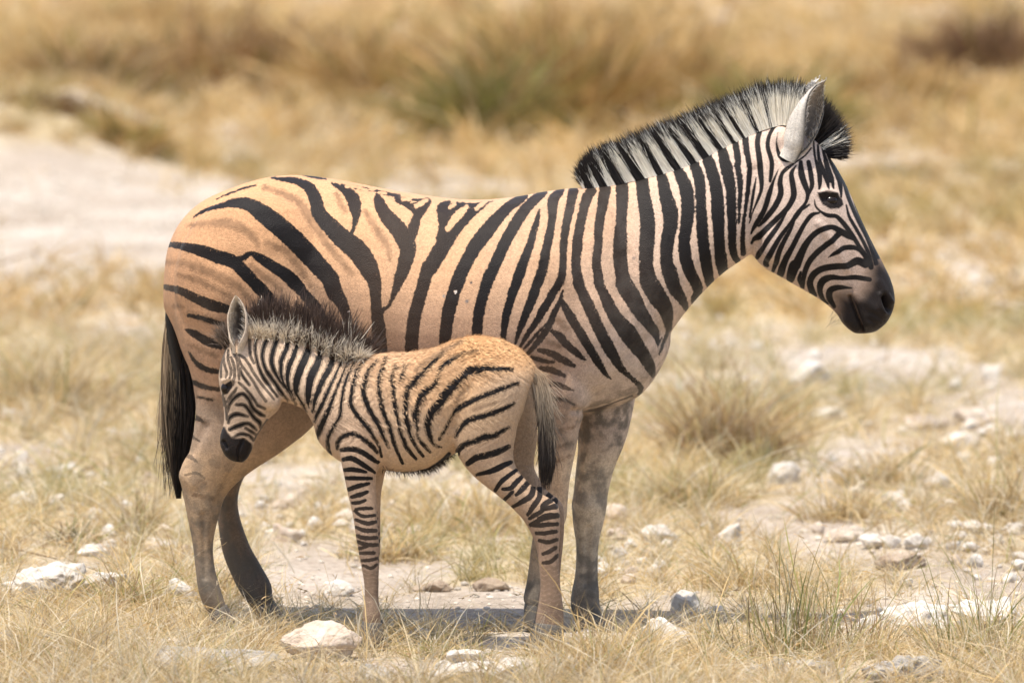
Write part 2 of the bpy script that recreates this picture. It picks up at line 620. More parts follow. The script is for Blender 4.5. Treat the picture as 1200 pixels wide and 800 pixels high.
# ------------------------------------------------------------------ coat material
def coat_material(name, dark, brown, grain, edge=.75):
    m, n, b = nodes_of(name)
    L = n.links.new
    tc = N(n, 'ShaderNodeTexCoord')
    def attr(a):
        return N(n, 'ShaderNodeAttribute', attribute_name=a)
    def noise(sc, det, vec=None):
        t = N(n, 'ShaderNodeTexNoise')
        t.inputs['Scale'].default_value = sc
        t.inputs['Detail'].default_value = det
        L(vec if vec is not None else tc.outputs['Object'], t.inputs['Vector'])
        return t
    def math_(op, a, bb, clamp=False):
        q = N(n, 'ShaderNodeMath', operation=op, use_clamp=clamp)
        for i, v in enumerate((a, bb)):
            if isinstance(v, (int, float)):
                q.inputs[i].default_value = v
            else:
                L(v, q.inputs[i])
        return q.outputs[0]
    def mix(f, a, c, mode='MIX'):
        q = N(n, 'ShaderNodeMixRGB', blend_type=mode)
        for i, v in enumerate((f, a, c)):
            if isinstance(v, (int, float)):
                q.inputs[i].default_value = v
            elif isinstance(v, tuple):
                q.inputs[i].default_value = (*v, 1)
            else:
                L(v, q.inputs[i])
        return q.outputs[0]
    hair = noise(330, 4)
    wob = noise(70, 3)
    big = noise(7, 4)
    # edge of a stripe, a little ragged as hair makes it
    rg = attr('ragged').outputs['Fac']
    e = math_('ADD', attr('stripe').outputs['Fac'], math_('MULTIPLY', math_('MULTIPLY', math_('SUBTRACT', hair.outputs[0], 0.5), 2.4 * grain), rg))
    e = math_('ADD', e, math_('MULTIPLY', math_('MULTIPLY', math_('SUBTRACT', wob.outputs[0], 0.5), 2.2 * grain), rg))
    mr = N(n, 'ShaderNodeMapRange', interpolation_type='SMOOTHSTEP')
    L(e, mr.inputs['Value'])
    mr.inputs['From Min'].default_value = -edge
    mr.inputs['From Max'].default_value = edge
    mr.inputs['To Min'].default_value = 1
    mr.inputs['To Max'].default_value = 0
    dark_f = math_('MULTIPLY', mr.outputs[0], attr('fade').outputs['Fac'])
    base = attr('Col').outputs['Color']
    var = N(n, 'ShaderNodeMapRange')
    L(hair.outputs[0], var.inputs['Value'])
    var.inputs['From Min'].default_value = 0.25
    var.inputs['From Max'].default_value = 0.75
    var.inputs['To Min'].default_value = 0.72
    var.inputs['To Max'].default_value = 1.20
    var2 = N(n, 'ShaderNodeMapRange')
    L(big.outputs[0], var2.inputs['Value'])
    var2.inputs['From Min'].default_value = 0.3
    var2.inputs['From Max'].default_value = 0.7
    var2.inputs['To Min'].default_value = 0.90
    var2.inputs['To Max'].default_value = 1.08
    mot = noise(115, 3)
    var3 = N(n, 'ShaderNodeMapRange')
    L(mot.outputs[0], var3.inputs['Value'])
    var3.inputs['From Min'].default_value = 0.3
    var3.inputs['From Max'].default_value = 0.7
    var3.inputs['To Min'].default_value = 0.84
    var3.inputs['To Max'].default_value = 1.12
    v = math_('MULTIPLY', math_('MULTIPLY', var.outputs[0], var2.outputs[0]), var3.outputs[0])
    c = mix(1.0, base, v, 'MULTIPLY')
    shf = math_('MULTIPLY', attr('brown_mark').outputs['Fac'], math_('ADD', math_('MULTIPLY', hair.outputs[0], 0.9), 0.35), True)
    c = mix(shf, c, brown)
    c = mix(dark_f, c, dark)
    # dried mud, plus painted shadow on the far hind leg
    mud_n = noise(24, 7)
    mr2 = N(n, 'ShaderNodeMapRange', interpolation_type='SMOOTHSTEP')
    L(mud_n.outputs[0], mr2.inputs['Value'])
    mr2.inputs['From Min'].default_value = 0.40
    mr2.inputs['From Max'].default_value = 0.64
    c = mix(math_('MULTIPLY', mr2.outputs[0], attr('mud_shadow').outputs['Fac']), c, (0.105, 0.090, 0.073))
    sk = attr('skin').outputs['Fac']
    c = mix(sk, c, mix(hair.outputs[0], (0.006, 0.0045, 0.004), (0.028, 0.020, 0.017)))
    L(c, b.inputs['Base Color'])
    ro = math_('SUBTRACT', 0.62, math_('MULTIPLY', sk, 0.12))
    ro = math_('SUBTRACT', ro, math_('MULTIPLY', dark_f, 0.14))
    L(ro, b.inputs['Roughness'])
    b.inputs['Specular IOR Level'].default_value = 0.13
    b.inputs['Sheen Weight'].default_value = 0.02
    b.inputs['Sheen Roughness'].default_value = 0.5
    bp = N(n, 'ShaderNodeBump')
    bp.inputs['Strength'].default_value = 0.55
    bp.inputs['Distance'].default_value = 0.004 * grain
    L(math_('ADD', hair.outputs[0], math_('MULTIPLY', wob.outputs[0], 0.25)), bp.inputs['Height'])
    L(bp.outputs[0], b.inputs['Normal'])
    return m

HAIR_MAT = attr_mat('hair', 0.55, 0.2, transl=0.15)
MANE_MAT = attr_mat('mane_hair', 0.5, 0.3, transl=0.3)
COAT_HAIR_MAT = attr_mat('coat_hair', 0.6, 0.06)
m_, n_, b_ = nodes_of('eyeball')
b_.inputs['Base Color'].default_value = (0.012, 0.007, 0.005, 1)
b_.inputs['Roughness'].default_value = 0.22
b_.inputs['Specular IOR Level'].default_value = 0.25
EYE_MAT = m_
m_, n_, b_ = nodes_of('hoof_horn')
t_ = N(n_, 'ShaderNodeTexNoise')
t_.inputs['Scale'].default_value = 60
r_ = N(n_, 'ShaderNodeValToRGB')
r_.color_ramp.elements[0].color = (0.035, 0.03, 0.026, 1)
r_.color_ramp.elements[1].color = (0.17, 0.145, 0.115, 1)
n_.links.new(t_.outputs[0], r_.inputs[0])
n_.links.new(r_.outputs[0], b_.inputs['Base Color'])
b_.inputs['Roughness'].default_value = 0.7
HOOF_MAT = m_

def hoof(rows, yc, parent):
    V, q, caps = loft(rows, yc, seg=22, sub=4)
    bm = bmesh.new()
    vs = [bm.verts.new(v) for v in V]
    for f in list(q) + caps:
        bm.faces.new([vs[i] for i in f])
    bmesh.ops.recalc_face_normals(bm, faces=bm.faces)
    me = bpy.data.meshes.new('hoof')
    bm.to_mesh(me)
    bm.free()
    me.materials.append(HOOF_MAT)
    for p in me.polygons:
        p.use_smooth = len(p.vertices) == 4
    return link(bpy.data.objects.new('hoof', me), parent)

def eyeball(c, r, squash, parent):
    bm = bmesh.new()
    bmesh.ops.create_uvsphere(bm, u_segments=28, v_segments=18, radius=r)
    for v in bm.verts:
        v.co = Vector((v.co.x * squash[0], v.co.y * squash[1], v.co.z * squash[2])) + Vector(c)
    me = bpy.data.meshes.new('eye')
    bm.to_mesh(me)
    bm.free()
    for p in me.polygons:
        p.use_smooth = True
    me.materials.append(EYE_MAT)
    return link(bpy.data.objects.new('eye', me), parent)

def finish_body(name, V, F, ears, vals, mat, parent):
    """body mesh with the ears joined to it; vals: dict of per-vertex values of the body, ears carry their own"""
    n0 = len(V)
    Vs, Fs = [V], [F]
    out = {k: [v] for k, v in vals.items()}
    off = n0
    for EV, EF, ev in ears:
        Vs.append(EV)
        Fs.append(EF + off)
        off += len(EV)
        for k in out:
            out[k].append(ev[k])
    out = {k: np.concatenate(v) for k, v in out.items()}
    cols = out.pop('Col')
    return mesh_np(name, np.vstack(Vs), [np.vstack(Fs)], mat, parent, cols=cols, floats=out)
# ------------------------------------------------------------------ the mare
def build_mare():
    root = thing('zebra', 'full-grown striped zebra with a tan flank standing in profile behind the foal', 'zebra', (0, 0, 0))
    Y = 0.0
    torso = [(192, 325, 192, 362, .04), (197, 290, 204, 384, .12), (212, 259, 222, 430, .19), (238, 235, 250, 458, .235), (275, 219, 280, 474, .265),
             (312, 208, 312, 482, .278), (350, 205, 350, 486, .285), (400, 211, 400, 488, .292), (450, 221, 450, 490, .305), (500, 229, 500, 494, .315),
             (550, 234, 550, 494, .312), (600, 231, 600, 492, .292), (640, 224, 645, 488, .262), (680, 220, 690, 483, .235), (715, 226, 722, 476, .212),
             (742, 270, 746, 466, .185), (763, 315, 765, 446, .15), (778, 350, 780, 420, .10), (785, 375, 786, 402, .05)]
    neck = [(640, 226, 690, 478, .22), (690, 219, 752, 440, .20), (728, 214, 787, 388, .165), (768, 204, 814, 353, .135), (808, 191, 845, 322, .115),
            (848, 170, 872, 303, .102), (884, 153, 888, 292, .092), (910, 146, 905, 282, .07)]
    head = [(918, 152, 880, 262, .05), (935, 150, 879, 274, .072), (956, 163, 881, 296, .093), (974, 186, 893, 312, .105), (989, 211, 917, 326, .106),
            (1000, 235, 938, 338, .096), (1011, 260, 957, 349, .081), (1022, 283, 971, 359, .068), (1034, 306, 981, 369, .061), (1044, 327, 988, 380, .061),
            (1049, 347, 1001, 390, .060), (1047, 363, 1013, 391, .050), (1040, 377, 1026, 389, .026)]
    near_hind = [(385, 300, 230, 300, .12), (392, 360, 205, 350, .135), (390, 430, 210, 395, .135), (374, 490, 225, 445, .110), (335, 526, 229, 487, .085),
                 (294, 553, 221, 527, .064), (267, 578, 211, 552, .052), (256, 608, 217, 594, .044), (250, 638, 225, 634, .036), (252, 665, 229, 668, .036),
                 (258, 688, 233, 695, .043), (264, 706, 242, 716, .039), (266, 714, 246, 722, .036)]
    far_hind = [(380, 400, 240, 380, .12), (350, 495, 240, 462, .09), (302, 540, 245, 525, .066), (284, 564, 251, 560, .055), (279, 594, 254, 600, .046),
                (291, 634, 260, 645, .038), (305, 660, 272, 676, .038), (318, 684, 282, 695, .044), (320, 700, 292, 709, .038), (322, 708, 298, 716, .034)]
    near_fore = [(725, 350, 620, 350, .09), (718, 410, 612, 410, .10), (698, 458, 616, 455, .10), (682, 492, 626, 492, .086), (675, 527, 630, 530, .066),
                 (668, 562, 631, 572, .055), (664, 600, 628, 606, .050), (658, 622, 624, 628, .046), (648, 655, 621, 650, .036), (640, 685, 617, 681, .034), (637, 703, 613, 700, .038), (634, 715, 617, 712, .034)]
    far_fore = [(745, 380, 655, 380, .09), (748, 430, 662, 430, .10), (744, 470, 672, 480, .088), (734, 514, 677, 520, .071), (720, 549, 674, 555, .058),
                (712, 582, 671, 590, .052), (709, 606, 671, 612, .050), (702, 636, 675, 641, .037), (701, 671, 673, 677, .034), (702, 698, 668, 704, .042),
                (705, 716, 671, 721, .038), (707, 724, 674, 728, .034)]
    parts = [loft(torso, Y, k=0.10, seg=40), loft(neck, Y, k=0.34, seg=34), loft(head, Y, k=-0.05, seg=30),
             loft(near_hind, Y, yoff=-.135), loft(far_hind, Y, yoff=.135), loft(near_fore, Y, yoff=-.125), loft(far_fore, Y, yoff=.115),
             ball(300, 330, -.17, .24, .13, .26), ball(300, 330, .17, .24, .13, .26), ball(680, 385, -.15, .13, .10, .20), ball(680, 385, .15, .13, .10, .20),
             ball(914, 166, 0, .05, .05, .05), ball(906, 282, -.055, .045, .045, .065), ball(906, 282, .055, .045, .045, .065), ball(738, 415, -.07, .09, .09, .10), ball(738, 415, .07, .09, .09, .10)]
    V, F = grow(parts, 0.0068, 9)
    ny = V[:, 1].copy()
    M = V.copy()
    M[:, 1] = -np.abs(M[:, 1])
    P = to_px(M)
    side = sstep(0.0, 0.03, np.abs(ny))
    lines = [([(660, 345), (668, 400), (690, 450)], 12, -.006), ([(612, 420), (618, 470), (626, 500)], 10, -.008), ([(735, 300), (765, 370), (780, 400)], 9, -.007),
             ([(640, 300), (700, 360), (720, 420)], 20, .010), ([(330, 300), (380, 380), (385, 440)], 16, -.010), ([(260, 330), (250, 400), (255, 460)], 16, .008),
             ([(885, 200), (883, 240), (886, 285)], 6, -.010), ([(960, 262), (980, 290), (992, 315)], 4, .006), ([(905, 300), (918, 312), (940, 325)], 6, .004),
             ([(430, 300), (450, 400)], 14, -.003), ([(480, 290), (495, 420)], 12, -.003), ([(530, 290), (545, 420)], 12, -.003), ([(455, 300), (475, 410)], 10, .003), ([(505, 300), (520, 410)], 10, .003),
             ([(672, 482), (705, 480), (742, 466)], 3.5, -.008), ([(268, 560), (254, 590)], 4, -.004), ([(648, 520), (650, 580)], 6, -.006), ([(690, 625), (688, 690)], 4, -.006), ([(238, 604), (240, 676)], 3.5, -.006), ([(634, 606), (656, 606)], 9, .005), ([(680, 600), (702, 600)], 9, .006), ([(216, 558), (226, 566)], 7, .006), ([(240, 500), (225, 530)], 5, -.006), ([(680, 700), (696, 702)], 7, .004), ([(700, 520), (690, 580)], 7, -.004),
             # brow, eye socket, nostril, mouth
             ([(961, 227), (970, 223), (980, 227)], 2.6, .006), ([(966, 233), (977, 234)], 3.5, -.006),
             ([(1037, 349), (1042, 362)], 3.3, -.030), ([(990, 376), (1001, 386)], 6, .007), ([(1018, 374), (1030, 382)], 2.0, -.003), ([(1022, 366), (1036, 376)], 2.0, -.003), ([(1010, 352), (1026, 362)], 5, .004), ([(985, 368), (992, 380)], 1.6, -.003), ([(1030, 330), (1036, 340)], 4, .004), ([(1031, 345), (1032, 358), (1037, 366)], 2.5, .007), ([(1041, 346), (1046, 354)], 2.2, .005),
             ([(996, 348), (1001, 360), (1006, 374), (1011, 388)], 1.9, -.019), ([(1003, 346), (1010, 364), (1016, 380)], 4.0, .005), ([(988, 362), (994, 376)], 5, .005)]
    V = emboss(V, F, P, side, lines)

    A, B, Cv, D, E = view(180, 190, 5), view(180, 340, 5), view(340, 200, 5), view(400, 280, 5), view(540, 200, 5)
    Fv, G, H, I, J, K = view(580, 330, 5), view(660, 80, 5), view(700, 180, 5), view(860, 80, 6), view(860, 190, 6), view(860, 270, 6)
    S = [
        # rump
        A((235, 322, 8), (300, 283, 22), (400, 255, 32), (480, 240, 58), (560, 250, 80), (640, 300, 105), (720, 365, 115), (800, 430, 115), (880, 510, 112), (960, 600, 110), (1030, 680, 105)) +
        B((1060, 10, 95), (1105, 80, 75), (1130, 150, 60), (1140, 220, 50), (1140, 300, 40)),
        A((690, 92, 12), (760, 100, 28), (850, 115, 45), (920, 160, 68), (955, 240, 80)) +
        Cv((170, 250, 85), (235, 325, 100), (310, 400, 115), (395, 470, 125), (450, 550, 118), (490, 640, 88), (500, 720, 68), (505, 800, 66)) + D((215, 500, 80), (225, 600, 82), (230, 690, 80)),
        Cv((510, 135, 18), (520, 180, 60), (560, 260, 85), (630, 340, 100), (675, 410, 105), (690, 470, 95), (670, 550, 82), (640, 640, 62), (610, 720, 36), (578, 790, 20)) + D((245, 415, 30), (225, 450, 30)),
        Cv((245, 75, 15), (310, 110, 42), (365, 160, 78), (382, 220, 72), (385, 280, 40), (372, 330, 25), (360, 370, 30)),
        Cv((630, 175, 34), (690, 205, 30), (735, 240, 40), (745, 290, 40), (725, 340, 60), (700, 390, 70)),
        Cv((805, 180, 45), (775, 225, 55), (745, 270, 50), (720, 330, 60)),
        Cv((930, 185, 25), (880, 212, 36), (888, 270, 48), (895, 330, 52), (895, 390, 80)),
        Cv((980, 192, 24), (955, 228, 22), (905, 238, 26)),
        Cv((620, 160, 22), (700, 168, 16), (790, 176, 22)),
        Cv((1130, 200, 40), (1090, 225, 50), (1040, 265, 62), (985, 320, 75), (930, 380, 92), (860, 500, 92), (820, 570, 88)) + D((510, 170, 84), (480, 270, 76), (450, 370, 75), (425, 480, 76), (415, 570, 78), (410, 700, 78)),
        E((375, 150, 40), (335, 175, 55), (280, 212, 62), (210, 285, 76), (140, 370, 88), (80, 450, 85), (30, 540, 80)) + D((710, 180, 82), (670, 280, 80), (640, 380, 80), (620, 480, 75), (608, 600, 72), (605, 700, 70)),
        E((485, 128, 46), (420, 182, 60), (360, 250, 66), (310, 330, 70), (260, 420, 70), (215, 520, 70), (170, 620, 70)) + D((870, 210, 72), (830, 330, 66), (805, 440, 65), (795, 540, 62), (790, 640, 60)),
        E((462, 230, 14), (440, 310, 36), (410, 420, 46), (370, 530, 58), (335, 630, 64), (300, 720, 56)) + D((1000, 330, 54), (965, 450, 50), (950, 560, 38), (948, 620, 30)),
        E((585, 115, 44), (542, 175, 66), (536, 270, 50), (520, 370, 50), (495, 480, 55), (475, 590, 60), (430, 710, 60)) + D((1130, 320, 60), (1090, 420, 50), (1045, 530, 36)) + Fv((118, 370, 14)),
        E((660, 120, 60), (640, 210, 55), (615, 330, 50), (600, 450, 45), (595, 560, 45), (580, 650, 50), (530, 730, 50)) + Fv((330, 90, 50), (280, 170, 50), (240, 240, 42), (190, 310, 30), (155, 370, 20), (140, 420, 10)),
        E((765, 120, 62), (735, 170, 62), (710, 270, 56), (690, 370, 60), (680, 470, 60), (672, 570, 56), (690, 670, 64)) + Fv((480, 10, 58), (530, 110, 65), (580, 220, 65), (630, 330, 65), (680, 420, 68), (725, 490, 50), (780, 545, 30), (830, 590, 30), (855, 625, 34), (845, 655, 22)),
        E((845, 110, 72), (825, 230, 60), (810, 330, 55), (805, 430, 50), (795, 540, 55), (808, 650, 60)) + Fv((605, 10, 58), (650, 110, 75), (700, 210, 88), (770, 290, 106), (820, 360, 98), (870, 430, 78), (910, 500, 64), (925, 545, 34)),
        E((945, 80, 78), (945, 200, 70), (940, 300, 66), (935, 400, 80), (935, 500, 85), (945, 600, 85), (970, 690, 86)) + Fv((755, 10, 102), (800, 80, 110), (850, 170, 92), (900, 240, 76), (945, 300, 60), (960, 350, 35), (960, 380, 12)),
        E((1060, 60, 76), (1080, 200, 85), (1095, 300, 90), (1090, 420, 90), (1085, 520, 85), (1095, 620, 90)) + Fv((905, 0, 102), (950, 80, 108), (1000, 160, 86), (1015, 220, 60), (1022, 275, 36)),
        H((370, 110, 60), (388, 180, 70), (402, 250, 80), (425, 330, 92), (430, 420, 85), (410, 520, 80), (405, 620, 75), (425, 700, 90)) + Fv((1055, 40, 80), (1100, 110, 56), (1125, 165, 26)),
        H((455, 50, 55), (485, 125, 68), (518, 200, 80), (530, 300, 80), (525, 400, 75), (510, 500, 70), (515, 600, 75), (545, 700, 70), (590, 790, 62)) + Fv((1168, 110, 40), (1172, 140, 16)),
        H((545, 10, 55), (575, 80, 62), (598, 160, 68), (605, 250, 62), (610, 350, 66), (615, 450, 70), (625, 550, 70), (640, 650, 70), (660, 760, 56), (680, 810, 30)),
        H((625, -30, 55), (650, 40, 68), (680, 130, 74), (700, 230, 75), (705, 330, 80), (710, 430, 70), (715, 530, 65), (725, 620, 74), (740, 705, 60)),
        H((725, -50, 50), (738, 10, 62), (760, 100, 74), (780, 200, 64), (785, 300, 60), (790, 400, 55), (790, 500, 50), (800, 590, 45), (825, 630, 34)),
        I((0, 430, 40), (10, 520, 48), (28, 640, 46)) + J((25, 30, 45), (40, 110, 45), (45, 200, 40), (40, 300, 30), (35, 430, 14)),
        I((60, 380, 34), (78, 450, 46), (85, 560, 46), (108, 670, 40)) + J((110, 80, 40), (100, 180, 36), (85, 300, 30), (70, 420, 28), (62, 520, 35), (66, 640, 40)),
        I((200, 380, 26), (182, 440, 40), (166, 520, 40), (180, 640, 45)) + J((190, 70, 42), (196, 180, 30), (170, 270, 22), (140, 350, 15), (115, 430, 15)),
        J((160, 100, 10), (145, 190, 25), (130, 290, 25), (115, 390, 18)),
        I((318, 350, 24), (290, 400, 30), (250, 470, 30), (238, 550, 35), (265, 650, 36)) + J((265, 60, 36), (255, 135, 24)),
        # face
        J((312, 55, 10), (280, 130, 22), (250, 220, 40), (220, 320, 40), (170, 430, 36), (130, 505, 24)),
        J((420, 5, 10), (350, 60, 25), (325, 140, 40), (330, 220, 45), (290, 310, 45), (230, 390, 40), (178, 455, 18)),
        J((440, 20, 12), (405, 80, 36), (415, 160, 45), (420, 240, 46), (375, 325, 42), (280, 420, 42), (200, 500, 44), (135, 575, 28)),
        J((372, 350, 14), (310, 450, 36), (230, 560, 42), (180, 640, 44), (165, 670, 34)),
        J((470, 0, 32), (475, 80, 50), (500, 160, 45), (520, 220, 36), (505, 285, 26), (450, 360, 40), (400, 430, 32), (330, 520, 36), (270, 620, 42), (225, 705, 44)) + K((235, 245, 34)),
        J((432, 405, 12), (400, 470, 30), (350, 560, 38), (310, 650, 44)) + K((295, 230, 40), (275, 285, 28)),
        J((525, 0, 35), (540, 80, 40), (550, 160, 36), (532, 215, 24)),
        J((580, -10, 22), (600, 60, 40), (605, 140, 36), (600, 190, 18)), J((600, 10, 24), (640, 90, 40), (660, 150, 30), (665, 190, 14)),
        J((645, -10, 38), (665, 60, 45), (690, 120, 36), (700, 185, 18)), J((695, 0, 36), (735, 100, 42), (750, 170, 36), (755, 245, 18)),
        J((745, 90, 18), (780, 160, 34), (800, 230, 34), (830, 310, 34), (880, 420, 34), (930, 520, 30), (970, 620, 32), (1000, 710, 40)),
        J((790, 130, 10), (830, 220, 17), (860, 320, 19), (910, 440, 21), (970, 560, 25), (1015, 670, 30)), J((740, 30, 6), (800, 130, 9), (850, 260, 9), (900, 390, 10), (960, 520, 12)),
        J((790, 300, 14), (810, 380, 25), (860, 470, 29), (910, 560, 29), (950, 650, 34), (965, 730, 40)),
        J((565, 262, 11), (575, 310, 18), (610, 347, 20), (660, 375, 34), (720, 382, 34), (770, 430, 38), (830, 510, 38), (880, 590, 34), (930, 660, 34), (965, 740, 40)),
        J((600, 358, 18), (550, 370, 34), (500, 430, 35), (450, 520, 40), (410, 600, 42), (360, 690, 52), (330, 780, 58)) + K((325, 310, 36)),
        J((532, 298, 16), (500, 322, 20), (480, 340, 12)),
        J((840, 540, 30), (790, 510, 50), (740, 480, 48), (690, 457, 40), (620, 472, 44), (560, 512, 45), (510, 572, 50), (470, 650, 60), (440, 720, 70)) + K((425, 250, 80), (400, 330, 66), (400, 352, 40)),
        J((745, 500, 45), (700, 540, 44), (640, 590, 45), (580, 640, 45), (530, 700, 45)) + K((500, 290, 42), (490, 350, 34), (490, 405, 18)),
        J((662, 672, 8), (710, 640, 34), (770, 605, 40), (840, 600, 40), (890, 625, 30), (930, 690, 20)),
        K((925, 240, 56), (870, 215, 60), (800, 245, 50), (700, 255, 50), (620, 270, 50), (560, 310, 52), (535, 370, 50), (555, 440, 50), (570, 455, 36)),
        K((955, 345, 36), (860, 330, 40), (760, 335, 35), (680, 330, 46), (620, 360, 56), (605, 420, 45), (625, 480, 34), (662, 515, 16)),
        K((830, 405, 14), (740, 400, 40), (680, 420, 50), (672, 470, 50), (705, 535, 32)), K((470, 290, 20), (462, 340, 34), (480, 395, 30)),
        
        I((310, 450, 8), (300, 530, 15), (325, 620, 36), (380, 655, 18), (450, 620, 13), (500, 560, 12)), I((370, 612, 12), (430, 602, 12), (480, 560, 9)), I((545, 560, 14), (500, 615, 16), (430, 665, 16), (345, 740, 18)),
        I((560, 490, 12), (565, 580, 20), (580, 680, 20), (605, 790, 26)), I((590, 540, 18), (600, 640, 30), (640, 740, 34)), I((625, 570, 22), (655, 680, 36), (680, 790, 40)), I((660, 610, 22), (700, 700, 30), (740, 790, 34)),
        # hindquarters, lower
        A((88, 482, 30), (180, 495, 50), (280, 520, 70), (380, 555, 80), (460, 580, 78), (520, 632, 75), (590, 705, 75), (660, 780, 76)) + B((700, 90, 62), (745, 130, 40)),
        A((460, 585, 40), (525, 560, 36), (570, 535, 28), (620, 560, 54), (700, 610, 66), (780, 660, 80), (840, 720, 76)) + B((880, 20, 65), (940, 90, 68), (985, 160, 55), (1020, 225, 40)),
        A((62, 730, 30), (150, 752, 46)) + B((250, 48, 56), (330, 80, 65), (430, 108, 54), (520, 140, 40)),
        B((190, 230, 20), (250, 260, 48), (320, 295, 55), (400, 325, 40)), B((205, 360, 10), (240, 410, 25), (290, 450, 36), (375, 472, 30), (440, 475, 15)),
        [(222, 505, 2), (226, 512, 4), (232, 517, 2)], [(211, 532, 2), (222, 535, 4.5), (233, 543, 2)], [(219, 556, 2), (230, 554, 3.5), (240, 560, 2)],
        B((222, 533, 24), (290, 560, 32), (390, 577, 20)), B((262, 625, 14), (350, 640, 14)), B((245, 745, 34), (290, 768, 18)), B((205, 148, 20), (300, 165, 30), (410, 195, 26)), Fv((220, 445, 22), (290, 465, 28), (345, 472, 13)), Fv((310, 680, 22), (400, 690, 22), (465, 722, 10)),
        # shoulder
        Fv((398, 55, 15), (380, 120, 32), (345, 190, 40), (310, 270, 40), (260, 340, 40), (185, 435, 22)),
        Fv((392, 110, 26), (420, 160, 45), (470, 250, 55), (530, 350, 55), (590, 450, 48), (640, 530, 30), (678, 568, 10)),
        Fv((333, 290, 20), (380, 320, 50), (430, 380, 45), (490, 430, 40), (528, 458, 16)), Fv((258, 400, 24), (330, 420, 44), (400, 460, 44), (462, 497, 22)),
        Fv((300, 250, 12), (250, 300, 20), (200, 360, 20), (160, 410, 10)), Fv((270, 505, 28), (340, 520, 40), (410, 552, 22)),
        Fv((310, 595, 24), (370, 605, 34), (460, 637, 12)), Fv((1022, 285, 18), (1003, 350, 20), (962, 425, 12)), Fv((990, 330, 10), (962, 370, 14)),
        # broken line along the spine
        A((360, 220, 6), (450, 180, 11), (540, 150, 13), (610, 132, 6)), A((870, 72, 10), (950, 90, 16), (1010, 100, 10)), Cv((300, 85, 18), (345, 110, 24)), Cv((380, 98, 20), (430, 104, 18), (500, 118, 16), (580, 138, 22), (640, 150, 20)),
    ]
    SH = [A((195, 375, 20), (300, 360, 36), (400, 355, 46), (480, 370, 50), (550, 410, 50), (600, 460, 34), (612, 500, 14)), A((660, 470, 30), (740, 500, 40), (800, 540, 40), (860, 620, 36), (920, 720, 30)),
          A((70, 585, 25), (180, 595, 40), (290, 630, 56), (380, 665, 50), (460, 710, 46), (530, 760, 40)) + B((570, 60, 30)), A((150, 660, 18), (250, 690, 34), (350, 735, 30), (450, 780, 24)),
          A((650, 150, 30), (750, 180, 34), (850, 230, 38), (900, 300, 54), (950, 380, 54), (1010, 470, 42), (1090, 570, 34), (1160, 650, 30)), Cv((440, 240, 30), (510, 350, 42), (565, 440, 40), (585, 520, 20)), Cv((270, 140, 30), (320, 230, 36)),
          A((570, 610, 36), (650, 670, 38), (740, 740, 30)), B((200, 138, 26), (300, 160, 42), (410, 192, 34)), B((130, 95, 30), (165, 98, 24)), B((210, 320, 15), (280, 345, 30), (370, 380, 22)),
          B((222, 533, 24), (290, 560, 34), (390, 577, 22)), B((262, 625, 15), (350, 640, 16)), B((245, 745, 40), (290, 768, 20)), Fv((220, 445, 26), (290, 465, 32), (345, 472, 15)),
          Fv((310, 680, 24), (400, 690, 24), (470, 725, 12)), Fv((365, 220, 40), (425, 272, 30)), Fv((310, 350, 26), (385, 382, 24)), [(655, 505, 3), (672, 500, 3)], [(652, 525, 3), (670, 519, 3)], [(650, 542, 3), (668, 534, 3)],
          [(226, 560, 4), (240, 565, 3)], [(228, 580, 3), (250, 584, 3)]]
    sd = curve_sdf(P, S)
    for poly in (Cv((690, 190), (800, 178), (790, 230), (735, 290), (720, 240)), Cv((600, 150), (720, 162), (700, 200), (640, 190)), Cv((865, 200), (1010, 186), (1075, 190), (950, 330), (890, 380), (868, 330), (885, 260)), Cv((1060, 190), (1190, 178), (1100, 230), (1030, 280))):
        sd = np.minimum(sd, poly_sdf(P, poly))
    isl = curve_sdf(P, [Cv((738, 208, 26), (770, 190, 30), (800, 172, 22)), Cv((662, 168, 24), (704, 164, 22)), Cv((938, 214, 24), (962, 196, 22)), Cv((922, 342, 30), (960, 290, 44), (1000, 245, 46), (1035, 212, 26)),
                        Cv((1092, 222, 24), (1118, 200, 28), (1148, 178, 22)), Cv((520, 130, 16), (560, 132, 18)), Cv((330, 95, 16), (380, 92, 18), (440, 112, 16), (490, 112, 14))])
    sd = np.maximum(sd, -isl)
    sd = sd + .25 * sstep(872, 890, P[:, 0]) * (P[:, 1] > 150)
    brown_mark = np.clip(0.60 - (curve_sdf(P, SH, 12) + 2.6 * (vnoise(P[:, 0] * .7, P[:, 1] * .7) - .5)) / 2.3, 0, 1) * (.55 + .45 * vnoise(P[:, 0] * .16, P[:, 1] * .16))  # faint brown stripes, the coat's own colour
    muzzle = K((1010, 175), (955, 255), (945, 330), (935, 395), (890, 450), (800, 448), (722, 455), (728, 560), (735, 640), (800, 740), (930, 800), (1150, 760), (1250, 500), (1150, 280))
    eye_p = J((583, 213), (640, 208), (720, 215), (762, 262), (772, 300), (740, 326), (680, 330), (622, 298))
    skin = np.maximum(1 - sstep(-13, 7, poly_sdf(P, muzzle)), 1 - sstep(-0.8, 0.8, poly_sdf(P, eye_p)))
    skin = np.maximum(skin, 0.8 * (1 - sstep(0.2, 1.6, np.abs(curve_sdf(P, [[(742, 466, 0.3), (705, 480, 0.3), (690, 484, .3)]])))) * (V[:, 1] < 0.05))  # crease shadow below the chest, painted in as dark skin
    # thin pale line of the lips
    lip = 1 - sstep(0.2, 1.3, curve_sdf(P, [[(998, 352, .3), (1003, 365, .3), (1010, 384, .3)]]))
    skin = skin * (1 - 0.55 * lip)
